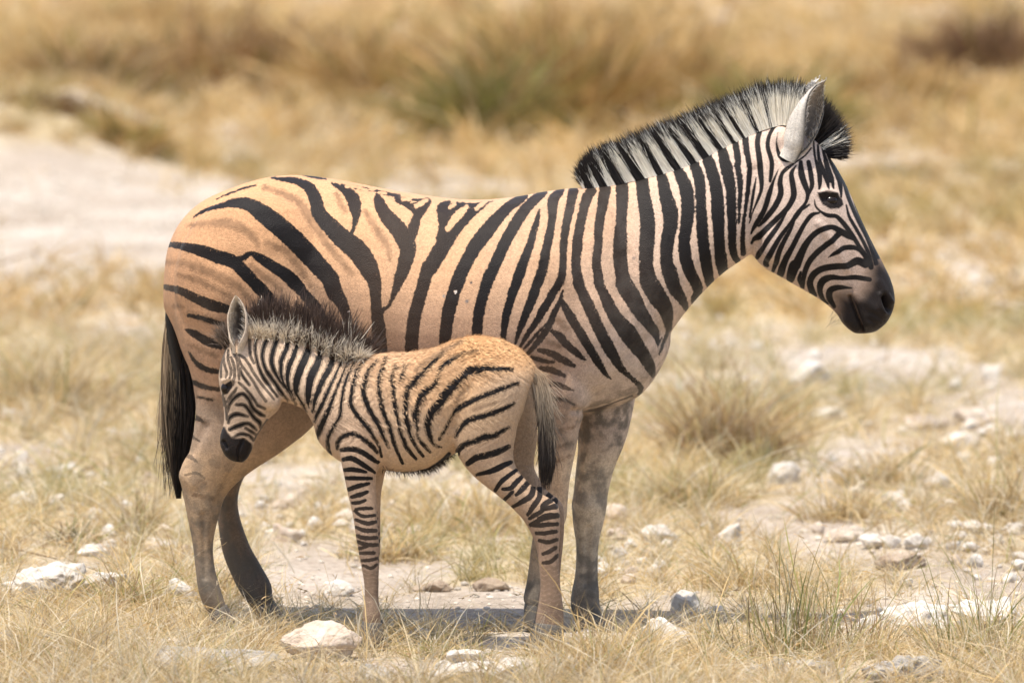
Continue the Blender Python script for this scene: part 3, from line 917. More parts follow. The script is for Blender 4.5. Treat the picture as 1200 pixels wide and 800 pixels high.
    col = blend(P, [(300, 240, .62, .385, .20), (215, 320, .55, .345, .19), (250, 300, .60, .375, .20), (255, 430, .50, .33, .20), (400, 260, .64, .41, .22), (400, 380, .58, .38, .22), (520, 290, .62, .415, .235),
                    (520, 400, .56, .39, .245), (620, 290, .61, .43, .265), (640, 430, .50, .365, .25), (690, 250, .62, .44, .28), (720, 330, .60, .45, .31), (800, 260, .63, .49, .35), (870, 210, .64, .52, .40),
                    (920, 250, .60, .495, .39), (930, 310, .56, .46, .36), (980, 330, .54, .43, .33), (960, 190, .64, .54, .43), (740, 450, .60, .52, .42), (700, 470, .58, .51, .42), (770, 400, .60, .49, .37),
                    (650, 480, .50, .37, .25), (655, 530, .44, .355, .265), (650, 580, .42, .325, .235), (640, 650, .34, .28, .21), (625, 705, .17, .16, .14), (705, 510, .46, .40, .325), (692, 560, .50, .45, .36),
                    (690, 610, .46, .42, .34), (690, 660, .36, .33, .27), (690, 715, .17, .16, .14), (310, 500, .38, .29, .20), (350, 470, .42, .33, .23), (245, 500, .42, .335, .24), (240, 550, .38, .29, .195), (237, 610, .32, .255, .18), (242, 690, .19, .17, .14)], 4)
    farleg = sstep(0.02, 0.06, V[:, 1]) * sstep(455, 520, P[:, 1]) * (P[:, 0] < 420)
    col = col * (1 - 0.30 * farleg[:, None])  # far hind leg: its shadow is put into the coat colour
    mud_shadow = blend(P, [(300, 250, 0), (240, 500, .15), (240, 560, .45), (235, 640, .7), (300, 520, .2), (700, 440, 0), (705, 505, .85), (722, 490, .9), (690, 560, .7), (690, 640, .6), (690, 700, .85), (650, 560, .35), (640, 660, .6), (625, 705, .8), (550, 350, 0), (850, 250, 0), (600, 480, 0)], 4)[:, 0]
    mud_shadow = np.maximum(mud_shadow, farleg * 0.8)  # dirt and shadow of the far hind leg painted together
    fade = np.clip(blend(P, [(300, 300, 1), (600, 350, 1), (850, 250, 1), (960, 280, 1), (230, 430, .97), (245, 480, .85), (235, 520, .7), (235, 550, .55), (640, 460, .8), (650, 480, .62), (700, 440, 1)], 4)[:, 0], 0, 1)
    sd = sd + 1.3 * (vnoise(P[:, 0] * .55, P[:, 1] * .55) - .5) * (1 - sstep(872, 890, P[:, 0]) * (P[:, 1] > 150))
    head_f = sstep(872, 890, P[:, 0]) * (P[:, 1] > 150)
    ragged = 1 - .75 * head_f
    brown_mark = np.maximum(brown_mark, .75 * (1 - sstep(-2, 17, poly_sdf(P, muzzle))))
    legf = sstep(500, 560, P[:, 1])[:, None] * (1 - farleg[:, None])
    col = col * (np.array((.91, .80, .77)) * (1 - legf) + np.array((1.22, 1.06, .92)) * legf)
    cream = sstep(660, 800, P[:, 0])[:, None]
    col = col * (1 + cream * np.array((.05, .10, .17)))
    for qx, qy, qr, qc in ((534, 342, 2.6, (.50, .45, .40)), (520, 347, 2.0, (.30, .25, .20)), (547, 353, 2.4, (.20, .17, .15)), (552.5, 331, 1.8, (.10, .08, .07)), (574, 363, 1.2, (.16, .13, .11)), (409, 365, 1.3, (.60, .55, .50)), (743, 302, 2.2, (.30, .22, .17)), (749, 307, 1.6, (.30, .22, .17))):
        mk = (1 - sstep(qr * .5, qr, np.hypot(P[:, 0] - qx + 1.5 * (vnoise(P[:, 1] * .9, P[:, 0] * .9) - .5), (P[:, 1] - qy) * .8))) * (V[:, 1] < 0)
        col = col * (1 - mk[:, None]) + np.array(qc) * mk[:, None]
        sd = np.where(mk > .4, 4, sd)
    vals = {'ragged': ragged, 'Col': col, 'stripe': sd, 'brown_mark': brown_mark, 'fade': fade, 'mud_shadow': mud_shadow, 'skin': skin}

    ears, ear_geo = [], []
    for s in (-1, 1):
        b0, t0 = at(928, 176, 0), at(966.5 if s < 0 else 962.5, 93.5, 0)
        b0[1], t0[1] = s * 0.055, s * 0.085
        EV, EF, inf = ear(b0, t0, (0.72 if s < 0 else .92, -0.74 if s < 0 else .4, -0.05), 0.046, roll=(178, 150, 112, 66, 30), bow=0.10)
        ear_geo.append((EV, inf, b0, t0))
        inner, t, e = inf.T
        w = np.array((.66, .60, .52))
        c = np.tile(w, (len(EV), 1)) * (0.92 + 0.12 * vnoise(t * 14, e * 9))[:, None]
        c = np.where((inner > .5)[:, None], np.array((.30, .26, .22)) * (0.6 + 0.7 * vnoise(e * 30, t * 3))[:, None], c)
        edge = sstep(.86, .97, e) * (t < .93) * 0.8
        c = c * (1 - edge)[:, None] + 0.03 * edge[:, None]
        patch = (sstep(.78, .83, t) * (1 - sstep(.92, .95, t)) * (inner < .5) * (s > 0)) * 0.85
        c = c * (1 - patch)[:, None] + 0.02 * patch[:, None]
        z = np.zeros(len(EV))
        ears.append((EV, EF, {'Col': c, 'stripe': z + 9, 'brown_mark': z, 'fade': z + 1, 'mud_shadow': z, 'skin': z, 'ragged': z + 1}))
    mat = coat_material('mare_coat', (0.0085, 0.0065, 0.006), (0.16, 0.09, 0.048), 1.0)
    finish_body('body', V, F, ears, vals, mat, root)

    for s in (-1, 1):
        c = at(971.5, 233.5, 0)
        near = V[(np.abs(P - np.array((971.5, 233.5))).max(1) < 3) & (np.sign(ny) == s)]
        c[1] = near[:, 1].mean() - s * 0.0125
        eyeball(c, 0.0215, (1.0, 0.85, 0.72), root)
    hoof([(266, 708, 243, 716, .036), (270, 716, 245, 722, .042), (281, 738, 245, 741, .050), (279, 740, 249, 742, .03)], -.135, root)
    hoof([(321, 703, 294, 711, .034), (325, 709, 296, 715, .04), (334, 727, 300, 730, .049), (331, 729, 304, 731, .03)], .135, root)
    hoof([(635, 708, 615, 706, .034), (636, 716, 614, 713, .038), (636, 734, 614, 735, .046), (634, 736, 617, 737, .03)], -.125, root)
    hoof([(706, 718, 672, 722, .036), (709, 725, 673, 728, .042), (716, 744, 673, 746, .050), (713, 746, 677, 747, .03)], .115, root)

    # mane
    tab = np.array([(683, 221, 676, 203), (694, 221, 680, 191), (706, 220, 688, 180), (740, 213, 712, 169), (770, 206, 742, 158), (800, 198, 768, 148), (824, 187, 790, 139), (850, 174, 818, 128), (872, 163, 843, 117),
                    (888, 155, 866, 108), (903, 150, 890, 99), (915, 147, 915, 96), (926, 147, 936, 97), (938, 150, 950, 107), (946, 156, 962, 114), (953, 163, 978, 127), (959, 169, 991, 146), (964, 177, 997, 165), (968, 185, 994, 183)], float)
    n = 21000
    seg = np.hypot(*np.diff(tab[:, :2], axis=0).T) + 3.0
    u = np.interp(RNG.random(n), np.r_[0, np.cumsum(seg)] / seg.sum(), np.arange(len(tab)))
    row = np.stack([np.interp(u, np.arange(len(tab)), tab[:, j]) for j in range(4)], 1)
    core = RNG.random(n) < .26
    yy = np.where(core, RNG.normal(0, .007, n), RNG.choice((-1, 1), n) * RNG.uniform(.008, .020, n))
    base = at(row[:, 0], row[:, 1], yy)
    clump = np.sin(u * 61.0) * .8 + np.sin(u * 143.0 + 1) * .7
    tip = at(row[:, 2] + RNG.normal(0, 2.0, n) + clump, row[:, 3] + RNG.normal(0, 2.0, n) + np.abs(clump) * 0.8, yy * np.where(core, 1.6, .9) + np.where(core, .020, 0) + RNG.normal(0, .006, n))
    lenf = np.clip(RNG.normal(0.99, 0.07, n), .6, 1.12)
    q = np.stack([row[:, 0], row[:, 1]], 1) + norm(row[:, :2] - row[:, 2:]) * 3.0
    msd = curve_sdf(q, S)
    blk = (msd + RNG.normal(0, .7, n)) < -2.1
    fl = u > 14.2
    blk = np.where(fl, ~((np.abs(u - 16.6) < .45) & (RNG.random(n) < .55)), blk)
    white = np.array((.95, .90, .78)) * RNG.uniform(.72, 1.08, (n, 1))
    black = np.array((.022, .017, .015)) * RNG.uniform(.5, 1.6, (n, 1))
    c0 = np.where(blk[:, None], black, white)
    L = np.linalg.norm(tip - base, axis=1) * lenf
    split = np.clip(np.where(u < 2.3, RNG.normal(.5, .2, n), RNG.normal(.86, .05, n)), .15, .97)
    L = np.where(core, L, L * RNG.normal(.90, .05, n))
    split = np.where(core, RNG.normal(.66, .08, n), split)
    k = 8
    t = np.linspace(0, 1, k)
    d = norm(tip - base)
    pth = base[:, None] + d[:, None] * (L[:, None] * t)[..., None] + RNG.normal(0, .006, (n, 1, 3)) * (t ** 2)[None, :, None]
    cols = np.where((t[None, :] > split[:, None])[..., None], black[:, None], c0[:, None])
    ribbons('mane', pth, RNG.uniform(.0012, .0024, n), cols, MANE_MAT, root, taper=0.55, crest=np.stack([RNG.normal(-.1, .2, n), np.sign(yy) * 1.0 + RNG.normal(0, .2, n), np.full(n, .8)], 1))

    # tail: the dock, then the hair hanging round it
    rows = [(206, 338, 196, 342, .022), (206, 360, 194, 362, .026), (214, 400, 193, 402, .030), (221, 440, 196, 442, .032), (222, 480, 198, 482, .030), (216, 520, 200, 522, .024), (211, 550, 204, 551, .012)]
    Vt, qt, ct = loft(rows, 0.0, seg=16)
    me_ = mesh_np('tail', Vt, [np.array(qt)], HAIR_MAT, root, cols=np.tile((.03, .025, .02), (len(Vt), 1)))
    n = 5200
    cen = np.array([(201, 346), (203, 372), (205, 405), (208, 440), (209, 478), (208, 515), (208, 548), (209, 584)], float)
    hwp = np.array([4, 8, 13, 17, 19, 15, 9, 2.5])
    k = 14
    u0, v0 = RNG.uniform(-1, 1, n), RNG.uniform(-1, 1, n)
    sc = np.sqrt(u0 ** 2 * (1 - v0 ** 2 / 2) + v0 ** 2 * (1 - u0 ** 2 / 2)) + 1e-6
    t0, t1 = RNG.uniform(0, .45, n), np.clip(RNG.normal(.83, .12, n), .5, 1)
    T = t0[:, None] + (t1 - t0)[:, None] * np.linspace(0, 1, k)[None]
    ii = T * (len(cen) - 1)
    ar = np.arange(len(cen))
    cx, cy, hw = (np.interp(ii, ar, a) for a in (cen[:, 0], cen[:, 1], hwp))
    wv = np.sin(T * 9 + RNG.uniform(0, 6, (n, 1))) * 0.08
    px = cx + hw * (u0[:, None] + wv)
    px = px + (RNG.random((n, 1)) < .12) * RNG.normal(-3, 7, (n, 1)) * np.linspace(0, 1, k)[None] ** 1.6
    pth = at(px, cy + 0 * px, hw / 400 * 0.75 * v0[:, None])
    lightness = np.clip(.95 - T * 1.3 - (u0[:, None] + .5) * .8 + RNG.normal(0, .42, (n, 1)), 0, 1)
    lightness = np.maximum(lightness, 0.35 * (u0 < -.75)[:, None] * RNG.random((n, 1)))
    cols = np.array((.020, .016, .014)) * RNG.uniform(.6, 1.8, (n, 1, 1)) * (1 - lightness[..., None]) + np.array((.42, .31, .20)) * lightness[..., None]
    ribbons('tail_hair', pth, RNG.uniform(.0016, .003, n), cols, HAIR_MAT, me_, taper=.5)

    for EV, inf, b0, t0 in ear_geo:
        pick = np.nonzero((inf[:, 0] > .5) & (inf[:, 2] > .55) & (inf[:, 1] > .02) & (inf[:, 1] < .9))[0]
        pick = RNG.choice(pick, 900)
        axis = b0 + (t0 - b0) * inf[pick, 1:2]
        strands('ear_hair', EV[pick], norm(axis - EV[pick]) * .5 + norm(t0 - b0) * .9 + RNG.normal(0, .25, (900, 3)), RNG.uniform(.010, .022, 900), np.full(900, .0011), RNG.normal(0, .15, (900, 3)),
                np.tile((.55, .49, .42), (900, 1)) * RNG.uniform(.5, 1.2, (900, 1)), np.tile((.62, .56, .49), (900, 1)), HAIR_MAT, root)
        pick = RNG.choice(np.nonzero((inf[:, 0] < .5) & (inf[:, 1] > 0) & (inf[:, 2] < .78))[0], 1600)
        nn = norm(EV[pick] - (b0 + (t0 - b0) * inf[pick, 1:2]))
        strands('ear_hair', EV[pick], norm(t0 - b0) + nn * .22 + RNG.normal(0, .12, (1600, 3)), RNG.uniform(.006, .011, 1600), np.full(1600, .0011), nn * 0,
                np.tile((.64, .58, .50), (1600, 1)) * RNG.uniform(.75, 1.15, (1600, 1)), np.tile((.68, .62, .54), (1600, 1)), COAT_HAIR_MAT, root, nseg=1, side=nn)
    # whiskers
    n = 26
    b = at(RNG.uniform(975, 990, n), RNG.uniform(358, 376, n), RNG.uniform(-.03, .03, n))
    strands('whisker_hair', b, np.stack([RNG.normal(-.5, .3, n), RNG.normal(0, .4, n), RNG.normal(-.7, .25, n)], 1), RNG.uniform(.03, .065, n), np.full(n, .0007), RNG.normal(0, .2, (n, 3)),
            np.tile((.05, .04, .03), (n, 1)), np.tile((.08, .06, .05), (n, 1)), HAIR_MAT, root)
    # short coat hair
    T_, W_ = scatter(V, F, 90000, weight=(ny < 0.08) * 1.0 + 0.15)
    r = interp(V, T_, W_)
    nn = norm(interp(vnormals(V, F), T_, W_))
    pp = interp(P, T_, W_)
    fl = blend(pp, [(300, 240, -.6, .6), (250, 400, -.1, 1), (400, 300, -.8, .5), (600, 350, -.6, .8), (700, 400, -.3, 1), (820, 260, -.5, .9), (930, 250, .3, .9), (1010, 340, .5, .8), (650, 550, 0, 1), (240, 600, 0, 1)])
    fl = norm(np.stack([fl[:, 0], RNG.normal(0, .15, len(fl)), -fl[:, 1]], 1))
    tg = norm(fl - nn * (fl * nn).sum(1, keepdims=True))
    cc = interp(col, T_, W_) * RNG.uniform(.70, 1.24, (len(r), 1)) * (.8 + .4 * vnoise(pp[:, 0] * .5, pp[:, 1] * .5))[:, None]
    s_ = interp(sd, T_, W_) + RNG.normal(0, .45, len(r))
    sh = interp(brown_mark, T_, W_)[:, None] * 0.8
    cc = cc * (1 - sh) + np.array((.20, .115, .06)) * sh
    fd = interp(fade, T_, W_)[:, None]
    cc = np.where((s_ < 0)[:, None], cc * (1 - fd) + np.array((.009, .007, .0065)) * fd, cc)
    sk = interp(skin, T_, W_)
    ok = (sk < .25) & (pp[:, 1] < 560) & ~((pp[:, 0] > 872) & (pp[:, 1] > 150))
    strands('coat_hair', r[ok] - nn[ok] * .001, (tg * .99 + nn * .10)[ok], RNG.uniform(.008, .014, ok.sum()), RNG.uniform(.0011, .0019, ok.sum()), (tg * 0)[ok], cc[ok], cc[ok] * 1.05, COAT_HAIR_MAT, root, nseg=1,
            side=nn[ok])
    return V

MARE = build_mare()
# ------------------------------------------------------------------ the foal
def build_foal():
    root = thing('zebra', 'fluffy brown zebra foal pressed against the side of the bigger zebra, its head low', 'zebra foal', (-.15, -.5, 0))
    root_inv = Vector(root.location)
    yc = lambda x: float(np.interp(x, (260, 640), (-.41, -.565)))
    ycv = lambda x: np.interp(x, (260, 640), (-.41, -.565))
    torso = [(368, 482, 369, 505, .03), (372, 462, 374, 518, .058), (386, 436, 388, 533, .088), (402, 424, 404, 543, .103), (425, 417, 425, 549, .116), (452, 413, 450, 551, .127), (480, 412, 480, 553, .135),
             (508, 407, 508, 546, .135), (530, 399, 532, 532, .13), (556, 393, 556, 524, .128), (582, 396, 580, 516, .122), (603, 404, 600, 506, .106), (618, 416, 612, 485, .08), (628, 428, 618, 462, .045), (632, 436, 622, 450, .02)]
    neck = [(470, 415, 430, 540, .10), (436, 417, 394, 530, .092), (406, 421, 371, 503, .082), (381, 411, 357, 481, .071), (351, 399, 340, 473, .060), (321, 393, 325, 468, .053), (294, 391, 314, 462, .052), (280, 395, 305, 450, .042)]
    head = [(276, 394, 318, 430, .042), (265, 407, 327, 450, .058), (258, 426, 331, 468, .067), (256, 444, 326, 481, .066), (259, 462, 317, 489, .058), (262, 480, 309, 499, .049), (262, 496, 302, 510, .042), (258, 510, 298, 519, .040),
            (258, 522, 295, 528, .039), (264, 534, 290, 537, .032), (272, 540, 284, 542, .014)]
    nh = [(532, 440, 605, 425, .06), (531, 475, 614, 442, .072), (532, 508, 613, 468, .073), (536, 532, 604, 513, .064), (547, 549, 602, 537, .055), (563, 565, 609, 553, .047), (584, 581, 630, 575, .041), (604, 599, 648, 586, .036),
          (617, 615, 656, 598, .034), (627, 637, 656, 627, .029), (631, 660, 655, 658, .024), (633, 685, 657, 685, .024), (631, 706, 660, 709, .029), (628, 722, 661, 726, .027), (627, 734, 660, 738, .026)]
    fh = [(550, 440, 615, 425, .06), (548, 475, 626, 442, .07), (550, 508, 630, 475, .07), (554, 532, 630, 513, .062), (565, 549, 626, 540, .053), (578, 565, 628, 553, .046), (594, 579, 640, 573, .040), (611, 597, 656, 586, .035),
          (623, 614, 661, 598, .033), (631, 637, 661, 627, .028), (634, 660, 658, 658, .023), (633, 685, 656, 685, .023), (630, 706, 657, 709, .028), (627, 722, 657, 726, .026), (625, 734, 656, 738, .025)]
    nf = [(398, 470, 455, 470, .04), (396, 500, 455, 510, .05), (398, 530, 447, 540, .048), (402, 552, 441, 557, .042), (407, 576, 441, 578, .036), (413, 602, 442, 603, .032), (417, 629, 444, 631, .032), (421, 652, 444, 653, .026),
          (426, 680, 443, 681, .019), (427, 700, 443, 701, .0195), (425, 718, 446, 719, .024), (425, 732, 446, 734, .022)]
    ff = [(408, 470, 462, 470, .04), (408, 500, 462, 510, .05), (410, 530, 455, 540, .046), (412, 552, 451, 557, .04), (415, 576, 447, 578, .035), (419, 602, 446, 603, .031), (421, 629, 446, 631, .031), (424, 652, 445, 653, .025),
          (427, 680, 444, 681, .019), (428, 700, 444, 701, .0195), (427, 718, 446, 719, .023), (427, 732, 447, 734, .021)]
    parts = [loft(torso, yc, k=0.05, seg=32), loft(neck, yc, k=0.25, seg=26), loft(head, yc, k=0.0, seg=26),
             loft(nh, yc, yoff=-.072), loft(fh, yc, yoff=.085), loft(nf, yc, yoff=-.060), loft(ff, yc, yoff=.060),
             ball(572, 460, yc(572) - .075, .085, .055, .11), ball(572, 460, yc(572) + .075, .085, .055, .11), ball(415, 490, yc(415) - .06, .05, .045, .09), ball(415, 490, yc(415) + .06, .05, .045, .09),
             ball(318, 465, yc(318) - .035, .03, .03, .04), ball(318, 465, yc(318) + .035, .03, .03, .04)]
    V, F = grow(parts, 0.0048, 6, 2)
    P0 = to_px(V)
    c_y = ycv(P0[:, 0])
    dy = V[:, 1] - c_y
    M = V.copy()
    M[:, 1] = c_y - np.abs(dy)
    P = to_px(M)
    side = sstep(0, .02, np.abs(dy))
    V = emboss(V, F, P, side, [([(262, 446), (270, 443), (274, 446)], 2.2, .004), ([(262, 454), (268, 453)], 2.6, -.004), ([(262, 518), (265, 524)], 2.2, -.009),
                               ([(285, 515), (279, 528), (280, 540)], 1.5, -.006), ([(444, 520), (450, 545)], 5, -.006), ([(533, 500), (540, 470), (560, 440)], 7, -.006), ([(318, 440), (328, 465)], 5, -.005), ([(640, 600), (645, 640)], 3, -.003)])
    # woolly, slightly crimped coat on the trunk
    wool = blend(P, [(480, 460, 1), (430, 450, .9), (560, 430, 1), (560, 500, .4), (575, 470, .35), (480, 530, .5), (400, 470, .5), (350, 440, .15), (290, 450, 0), (420, 570, .1), (640, 640, 0), (590, 570, .25)], 4)[:, 0]
    rip = fbm(P[:, 0] * .22 + 3 * np.sin(P[:, 1] * .12), P[:, 1] * .10, 3) - .47
    V = V + vnormals(V, F) * (rip * wool * .006)[:, None]

    P1, P2, P3, P4, P5, P6, P7, P8 = view(240, 340, 6), view(240, 420, 6), view(380, 380, 6), view(500, 380, 6), view(380, 450, 6), view(500, 480, 6), view(380, 540, 4), view(580, 560, 3.81)
    S = [
        P1((318, 325, 10), (315, 400, 14), (322, 460, 14), (345, 512, 8)), P1((378, 300, 12), (355, 380, 18), (360, 460, 18), (380, 540, 20), (410, 610, 24), (460, 680, 22), (515, 745, 16)),
        P1((445, 330, 24), (410, 410, 26), (405, 480, 25), (430, 560, 25), (480, 640, 25), (530, 710, 22), (585, 775, 16)), P1((520, 325, 30), (482, 420, 35), (470, 500, 35), (490, 570, 28), (530, 640, 25), (580, 700, 22), (625, 775, 16)),
        P1((595, 325, 30), (570, 420, 40), (540, 490, 36), (535, 570, 30), (550, 640, 22), (592, 710, 12)), P1((655, 370, 30), (625, 460, 42), (592, 540, 42), (580, 620, 34), (590, 690, 26)) + P2((610, 240, 20), (640, 320, 12)),
        P1((738, 375, 42), (710, 470, 58), (670, 560, 62), (645, 640, 56), (640, 700, 42)) + P2((650, 260, 26), (690, 325, 22), (712, 375, 14)), P1((818, 430, 40), (790, 520, 56), (750, 600, 62), (730, 690, 56)) + P2((728, 270, 48), (725, 300, 36), (730, 340, 12)),
        P1((902, 480, 44), (870, 560, 50), (830, 630, 46), (800, 700, 42)) + P2((775, 290, 36), (758, 375, 18)), P1((962, 500, 20), (920, 590, 26), (880, 680, 30)) + P2((860, 240, 32), (820, 330, 36), (785, 400, 30), (772, 445, 16)),
        P1((1012, 485, 18), (975, 570, 23), (940, 660, 26)) + P2((910, 250, 28), (870, 360, 38), (830, 450, 46), (795, 530, 40), (785, 565, 18)),
        P1((1062, 485, 20), (1010, 580, 25), (985, 660, 28)) + P2((975, 210, 26), (960, 310, 28), (950, 400, 28), (910, 470, 28), (870, 550, 28), (865, 620, 20), (885, 675, 10)),
        P3((305, 230, 14), (235, 300, 22), (210, 380, 26), (190, 480, 32), (190, 570, 36), (240, 650, 36), (300, 720, 36), (340, 780, 25)) + P5((380, 440, 10), (400, 520, 8)),
        P3((372, 245, 15), (305, 320, 26), (285, 390, 36), (270, 460, 36), (295, 550, 42), (340, 640, 36), (390, 730, 36)) + P5((415, 370, 28), (452, 445, 10)),
        P3((425, 235, 20), (395, 320, 26), (378, 390, 26), (385, 480, 32), (400, 580, 36), (430, 660, 34), (465, 740, 32)) + P5((465, 330, 34), (490, 410, 24), (520, 490, 14), (550, 555, 10)),
        P3((495, 285, 18), (468, 370, 28), (480, 460, 30), (490, 560, 30), (510, 650, 28)) + P5((530, 330, 20), (560, 400, 32), (590, 460, 22), (645, 525, 10)),
        P3((560, 270, 12), (545, 340, 20), (525, 405, 13)),
        P3((825, 210, 22), (740, 280, 30), (680, 345, 36), (620, 400, 50), (585, 450, 42), (570, 540, 36), (570, 640, 36), (590, 720, 42)) + P5((600, 340, 28), (625, 400, 20), (660, 460, 16), (695, 505, 10)),
        P3((1075, 185, 18), (960, 210, 26), (880, 255, 32), (820, 300, 28), (790, 360, 15), (770, 420, 36), (700, 470, 56), (650, 550, 42), (635, 630, 42), (650, 720, 26)) + P5((655, 365, 14), (685, 410, 22), (742, 475, 12)),
        P4((600, 315, 22), (500, 310, 36), (400, 310, 46), (310, 320, 62), (250, 360, 50), (190, 420, 62), (130, 490, 66), (90, 550, 66), (30, 620, 56)) + P5((725, 270, 52), (735, 350, 40), (770, 420, 18), (822, 442, 6)),
        P4((642, 408, 22), (560, 440, 36), (470, 475, 40), (380, 510, 40), (290, 550, 46), (220, 590, 40), (180, 640, 22), (150, 700, 22)) + P5((860, 300, 26), (808, 388, 12)),
        P4((615, 555, 18), (560, 585, 36), (470, 620, 40), (380, 650, 40), (300, 670, 46), (240, 720, 40), (205, 785, 22)),
        P6((582, 122, 18), (540, 140, 30), (480, 180, 36), (410, 190, 46), (340, 220, 36), (270, 240, 36), (225, 280, 30), (220, 315, 14)), P6((578, 258, 24), (500, 295, 36), (420, 320, 36), (350, 335, 36), (288, 378, 26)),
        P6((592, 368, 18), (540, 390, 29), (480, 420, 30), (420, 440, 20), (355, 455, 10)), P6((632, 423, 12), (580, 460, 20), (520, 510, 20), (482, 568, 13)), P6((672, 468, 14), (630, 510, 25), (590, 550, 20), (535, 557, 10)), P6((602, 578, 12), (545, 635, 14)),
        P6((712, 513, 24), (670, 560, 25), (630, 598, 10)), P6((752, 543, 25), (735, 600, 30), (680, 640, 25), (602, 684, 10)), P6((798, 575, 25), (790, 620, 25), (750, 680, 25), (712, 735, 13)), P6((872, 636, 28), (820, 670, 25), (810, 710, 20), (760, 740, 20), (722, 765, 9)),
        P6((905, 678, 30), (850, 690, 20), (815, 700, 10)), P6((915, 738, 20), (840, 745, 25), (785, 765, 10)),
        P8((280, 168, 14), (220, 178, 16), (160, 208, 10)), P8((278, 204, 10), (200, 210, 14), (160, 208, 8)), P8((272, 238, 10), (220, 246, 12), (185, 245, 7)), P8((275, 274, 8), (240, 286, 11), (198, 278, 8)), P8((272, 310, 8), (245, 326, 12), (215, 338, 7)),
        P8((282, 343, 8), (250, 372, 11), (216, 377, 7)),
        # foreleg
        P5((92, 450, 16), (98, 405, 28), (150, 357, 36), (210, 350, 36), (270, 380, 32), (330, 430, 25), (370, 485, 8)), P5((122, 462, 22), (200, 455, 32), (270, 480, 28), (330, 520, 25), (382, 555, 10)),
        P5((135, 528, 18), (190, 520, 28), (250, 550, 26), (310, 590, 20), (355, 620, 8)), P5((145, 602, 16), (210, 600, 24), (292, 617, 10)), P5((152, 660, 14), (220, 660, 19), (332, 662, 10)), P5((174, 738, 18), (240, 715, 22), (312, 699, 9)), P5((198, 792, 14), (260, 775, 18), (302, 758, 7)),
        P7((128, 168, 7), (165, 155, 9), (202, 143, 5)), P7((133, 196, 7), (160, 195, 9), (192, 184, 6)), P7((148, 226, 6), (180, 222, 8), (222, 222, 6)), P7((143, 234, 5), (180, 258, 9), (238, 254, 6)), P7((148, 274, 6), (200, 292, 13), (242, 284, 7)),
        P7((148, 309, 6), (190, 325, 13), (242, 325, 9)), P7((153, 350, 7), (190, 360, 13), (248, 359, 8)), P7((153, 376, 7), (200, 392, 13), (257, 392, 7)), P7((163, 410, 8), (202, 399, 7)), P7((168, 431, 6), (232, 430, 8)), P7((178, 466, 6), (220, 463, 8), (252, 454, 5)),
        P7((183, 489, 5), (220, 502, 7), (247, 484, 5)),
        # face
        P1((150, 400, 7), (130, 460, 9), (140, 530, 9), (155, 580, 9), (150, 612, 6)), P1((130, 440, 7), (115, 520, 7), (113, 610, 7)), P1((165, 420, 7), (165, 490, 11), (185, 560, 11), (180, 612, 8)), P1((190, 410, 7), (215, 460, 13), (230, 500, 13), (235, 560, 11), (242, 625, 8)),
        P1((185, 470, 9), (205, 530, 13), (210, 600, 11), (198, 665, 6)), P1((205, 440, 8), (270, 470, 10), (310, 520, 12), (350, 590, 12), (400, 660, 12), (450, 720, 12), (485, 765, 7)), P1((230, 450, 7), (255, 520, 10), (290, 570, 12), (340, 640, 12), (380, 710, 12), (430, 780, 11)),
        P1((248, 548, 9), (265, 600, 18), (312, 664, 15)), P1((240, 650, 10), (285, 690, 14), (330, 745, 16), (365, 800, 14)) + P2((375, 330, 16), (422, 352, 12)),
        P2((160, 372, 10), (180, 310, 20), (230, 260, 25), (270, 250, 25), (310, 290, 22), (340, 350, 25), (390, 390, 25), (418, 402, 13)), P2((158, 302, 8), (180, 265, 14), (210, 230, 14), (222, 206, 8)), P2((222, 324, 16), (280, 330, 22), (320, 380, 25), (350, 420, 25), (385, 450, 25), (392, 485, 10)),
        P2((165, 452, 13), (180, 410, 25), (230, 390, 28), (302, 407, 10)), P2((178, 497, 24), (240, 470, 30), (300, 455, 22), (340, 480, 20), (362, 502, 10)), P2((288, 489, 14), (330, 515, 18), (357, 532, 10)), P2((198, 557, 11), (250, 530, 20), (310, 540, 18), (342, 572, 14)),
        P2((278, 569, 14), (312, 602, 13)), P2((440, 430, 7), (402, 492, 10), (358, 562, 14)), P2((135, 280, 8), (150, 350, 8), (155, 430, 7)), P2((125, 260, 6), (135, 330, 6)),
    ]
    SH = []
    for i in range(9):
        y = 395 + i * 22
        SH.append(P8((283 + i, y, 8), (262, y + 10, 10), (243, y - 2, 9), (222, y + 8, 8), (212, y + 3, 5)))
    for i in range(7):
        y = 515 + i * 18
        SH.append(P7((188, y, 5), (205, y + 7, 7), (225, y + 1, 7), (246, y + 6, 5)))
    SH += [P3((640, 320, 20), (740, 240, 20), (880, 160, 22), (960, 120, 18)), P3((600, 400, 14), (560, 470, 12)), P4((330, 600, 16), (480, 550, 18)), P4((250, 470, 20), (200, 540, 16))]
    sd = curve_sdf(P, S, 6)
    brown_mark = np.clip(0.6 - curve_sdf(P, SH, 8) / 1.8, 0, 1) * .9  # faint brown bands of the foal's own coat
    muz = P2((95, 470), (140, 480), (160, 520), (195, 560), (265, 560), (330, 600), (350, 700), (260, 770), (150, 750), (85, 600))
    eyep = P2((122, 192), (190, 150), (195, 200), (160, 248), (122, 256))
    skin = np.maximum(1 - sstep(-1.5, 2, poly_sdf(P, muz)), 1 - sstep(-.6, .6, poly_sdf(P, eyep)))
    headf = sstep(345, 318, P[:, 0]) * (P[:, 1] < 545)
    sd = sd - .15 * headf - .75 * sstep(500, 560, P[:, 1]) * (P[:, 0] > 345)
    tuck = curve_sdf(P, [P5((440, 610, 8), (570, 628, 18), (700, 612, 26), (800, 560, 30), (880, 490, 26))])
    sd = np.minimum(sd, np.where(np.abs(dy) < .07, tuck, 9))
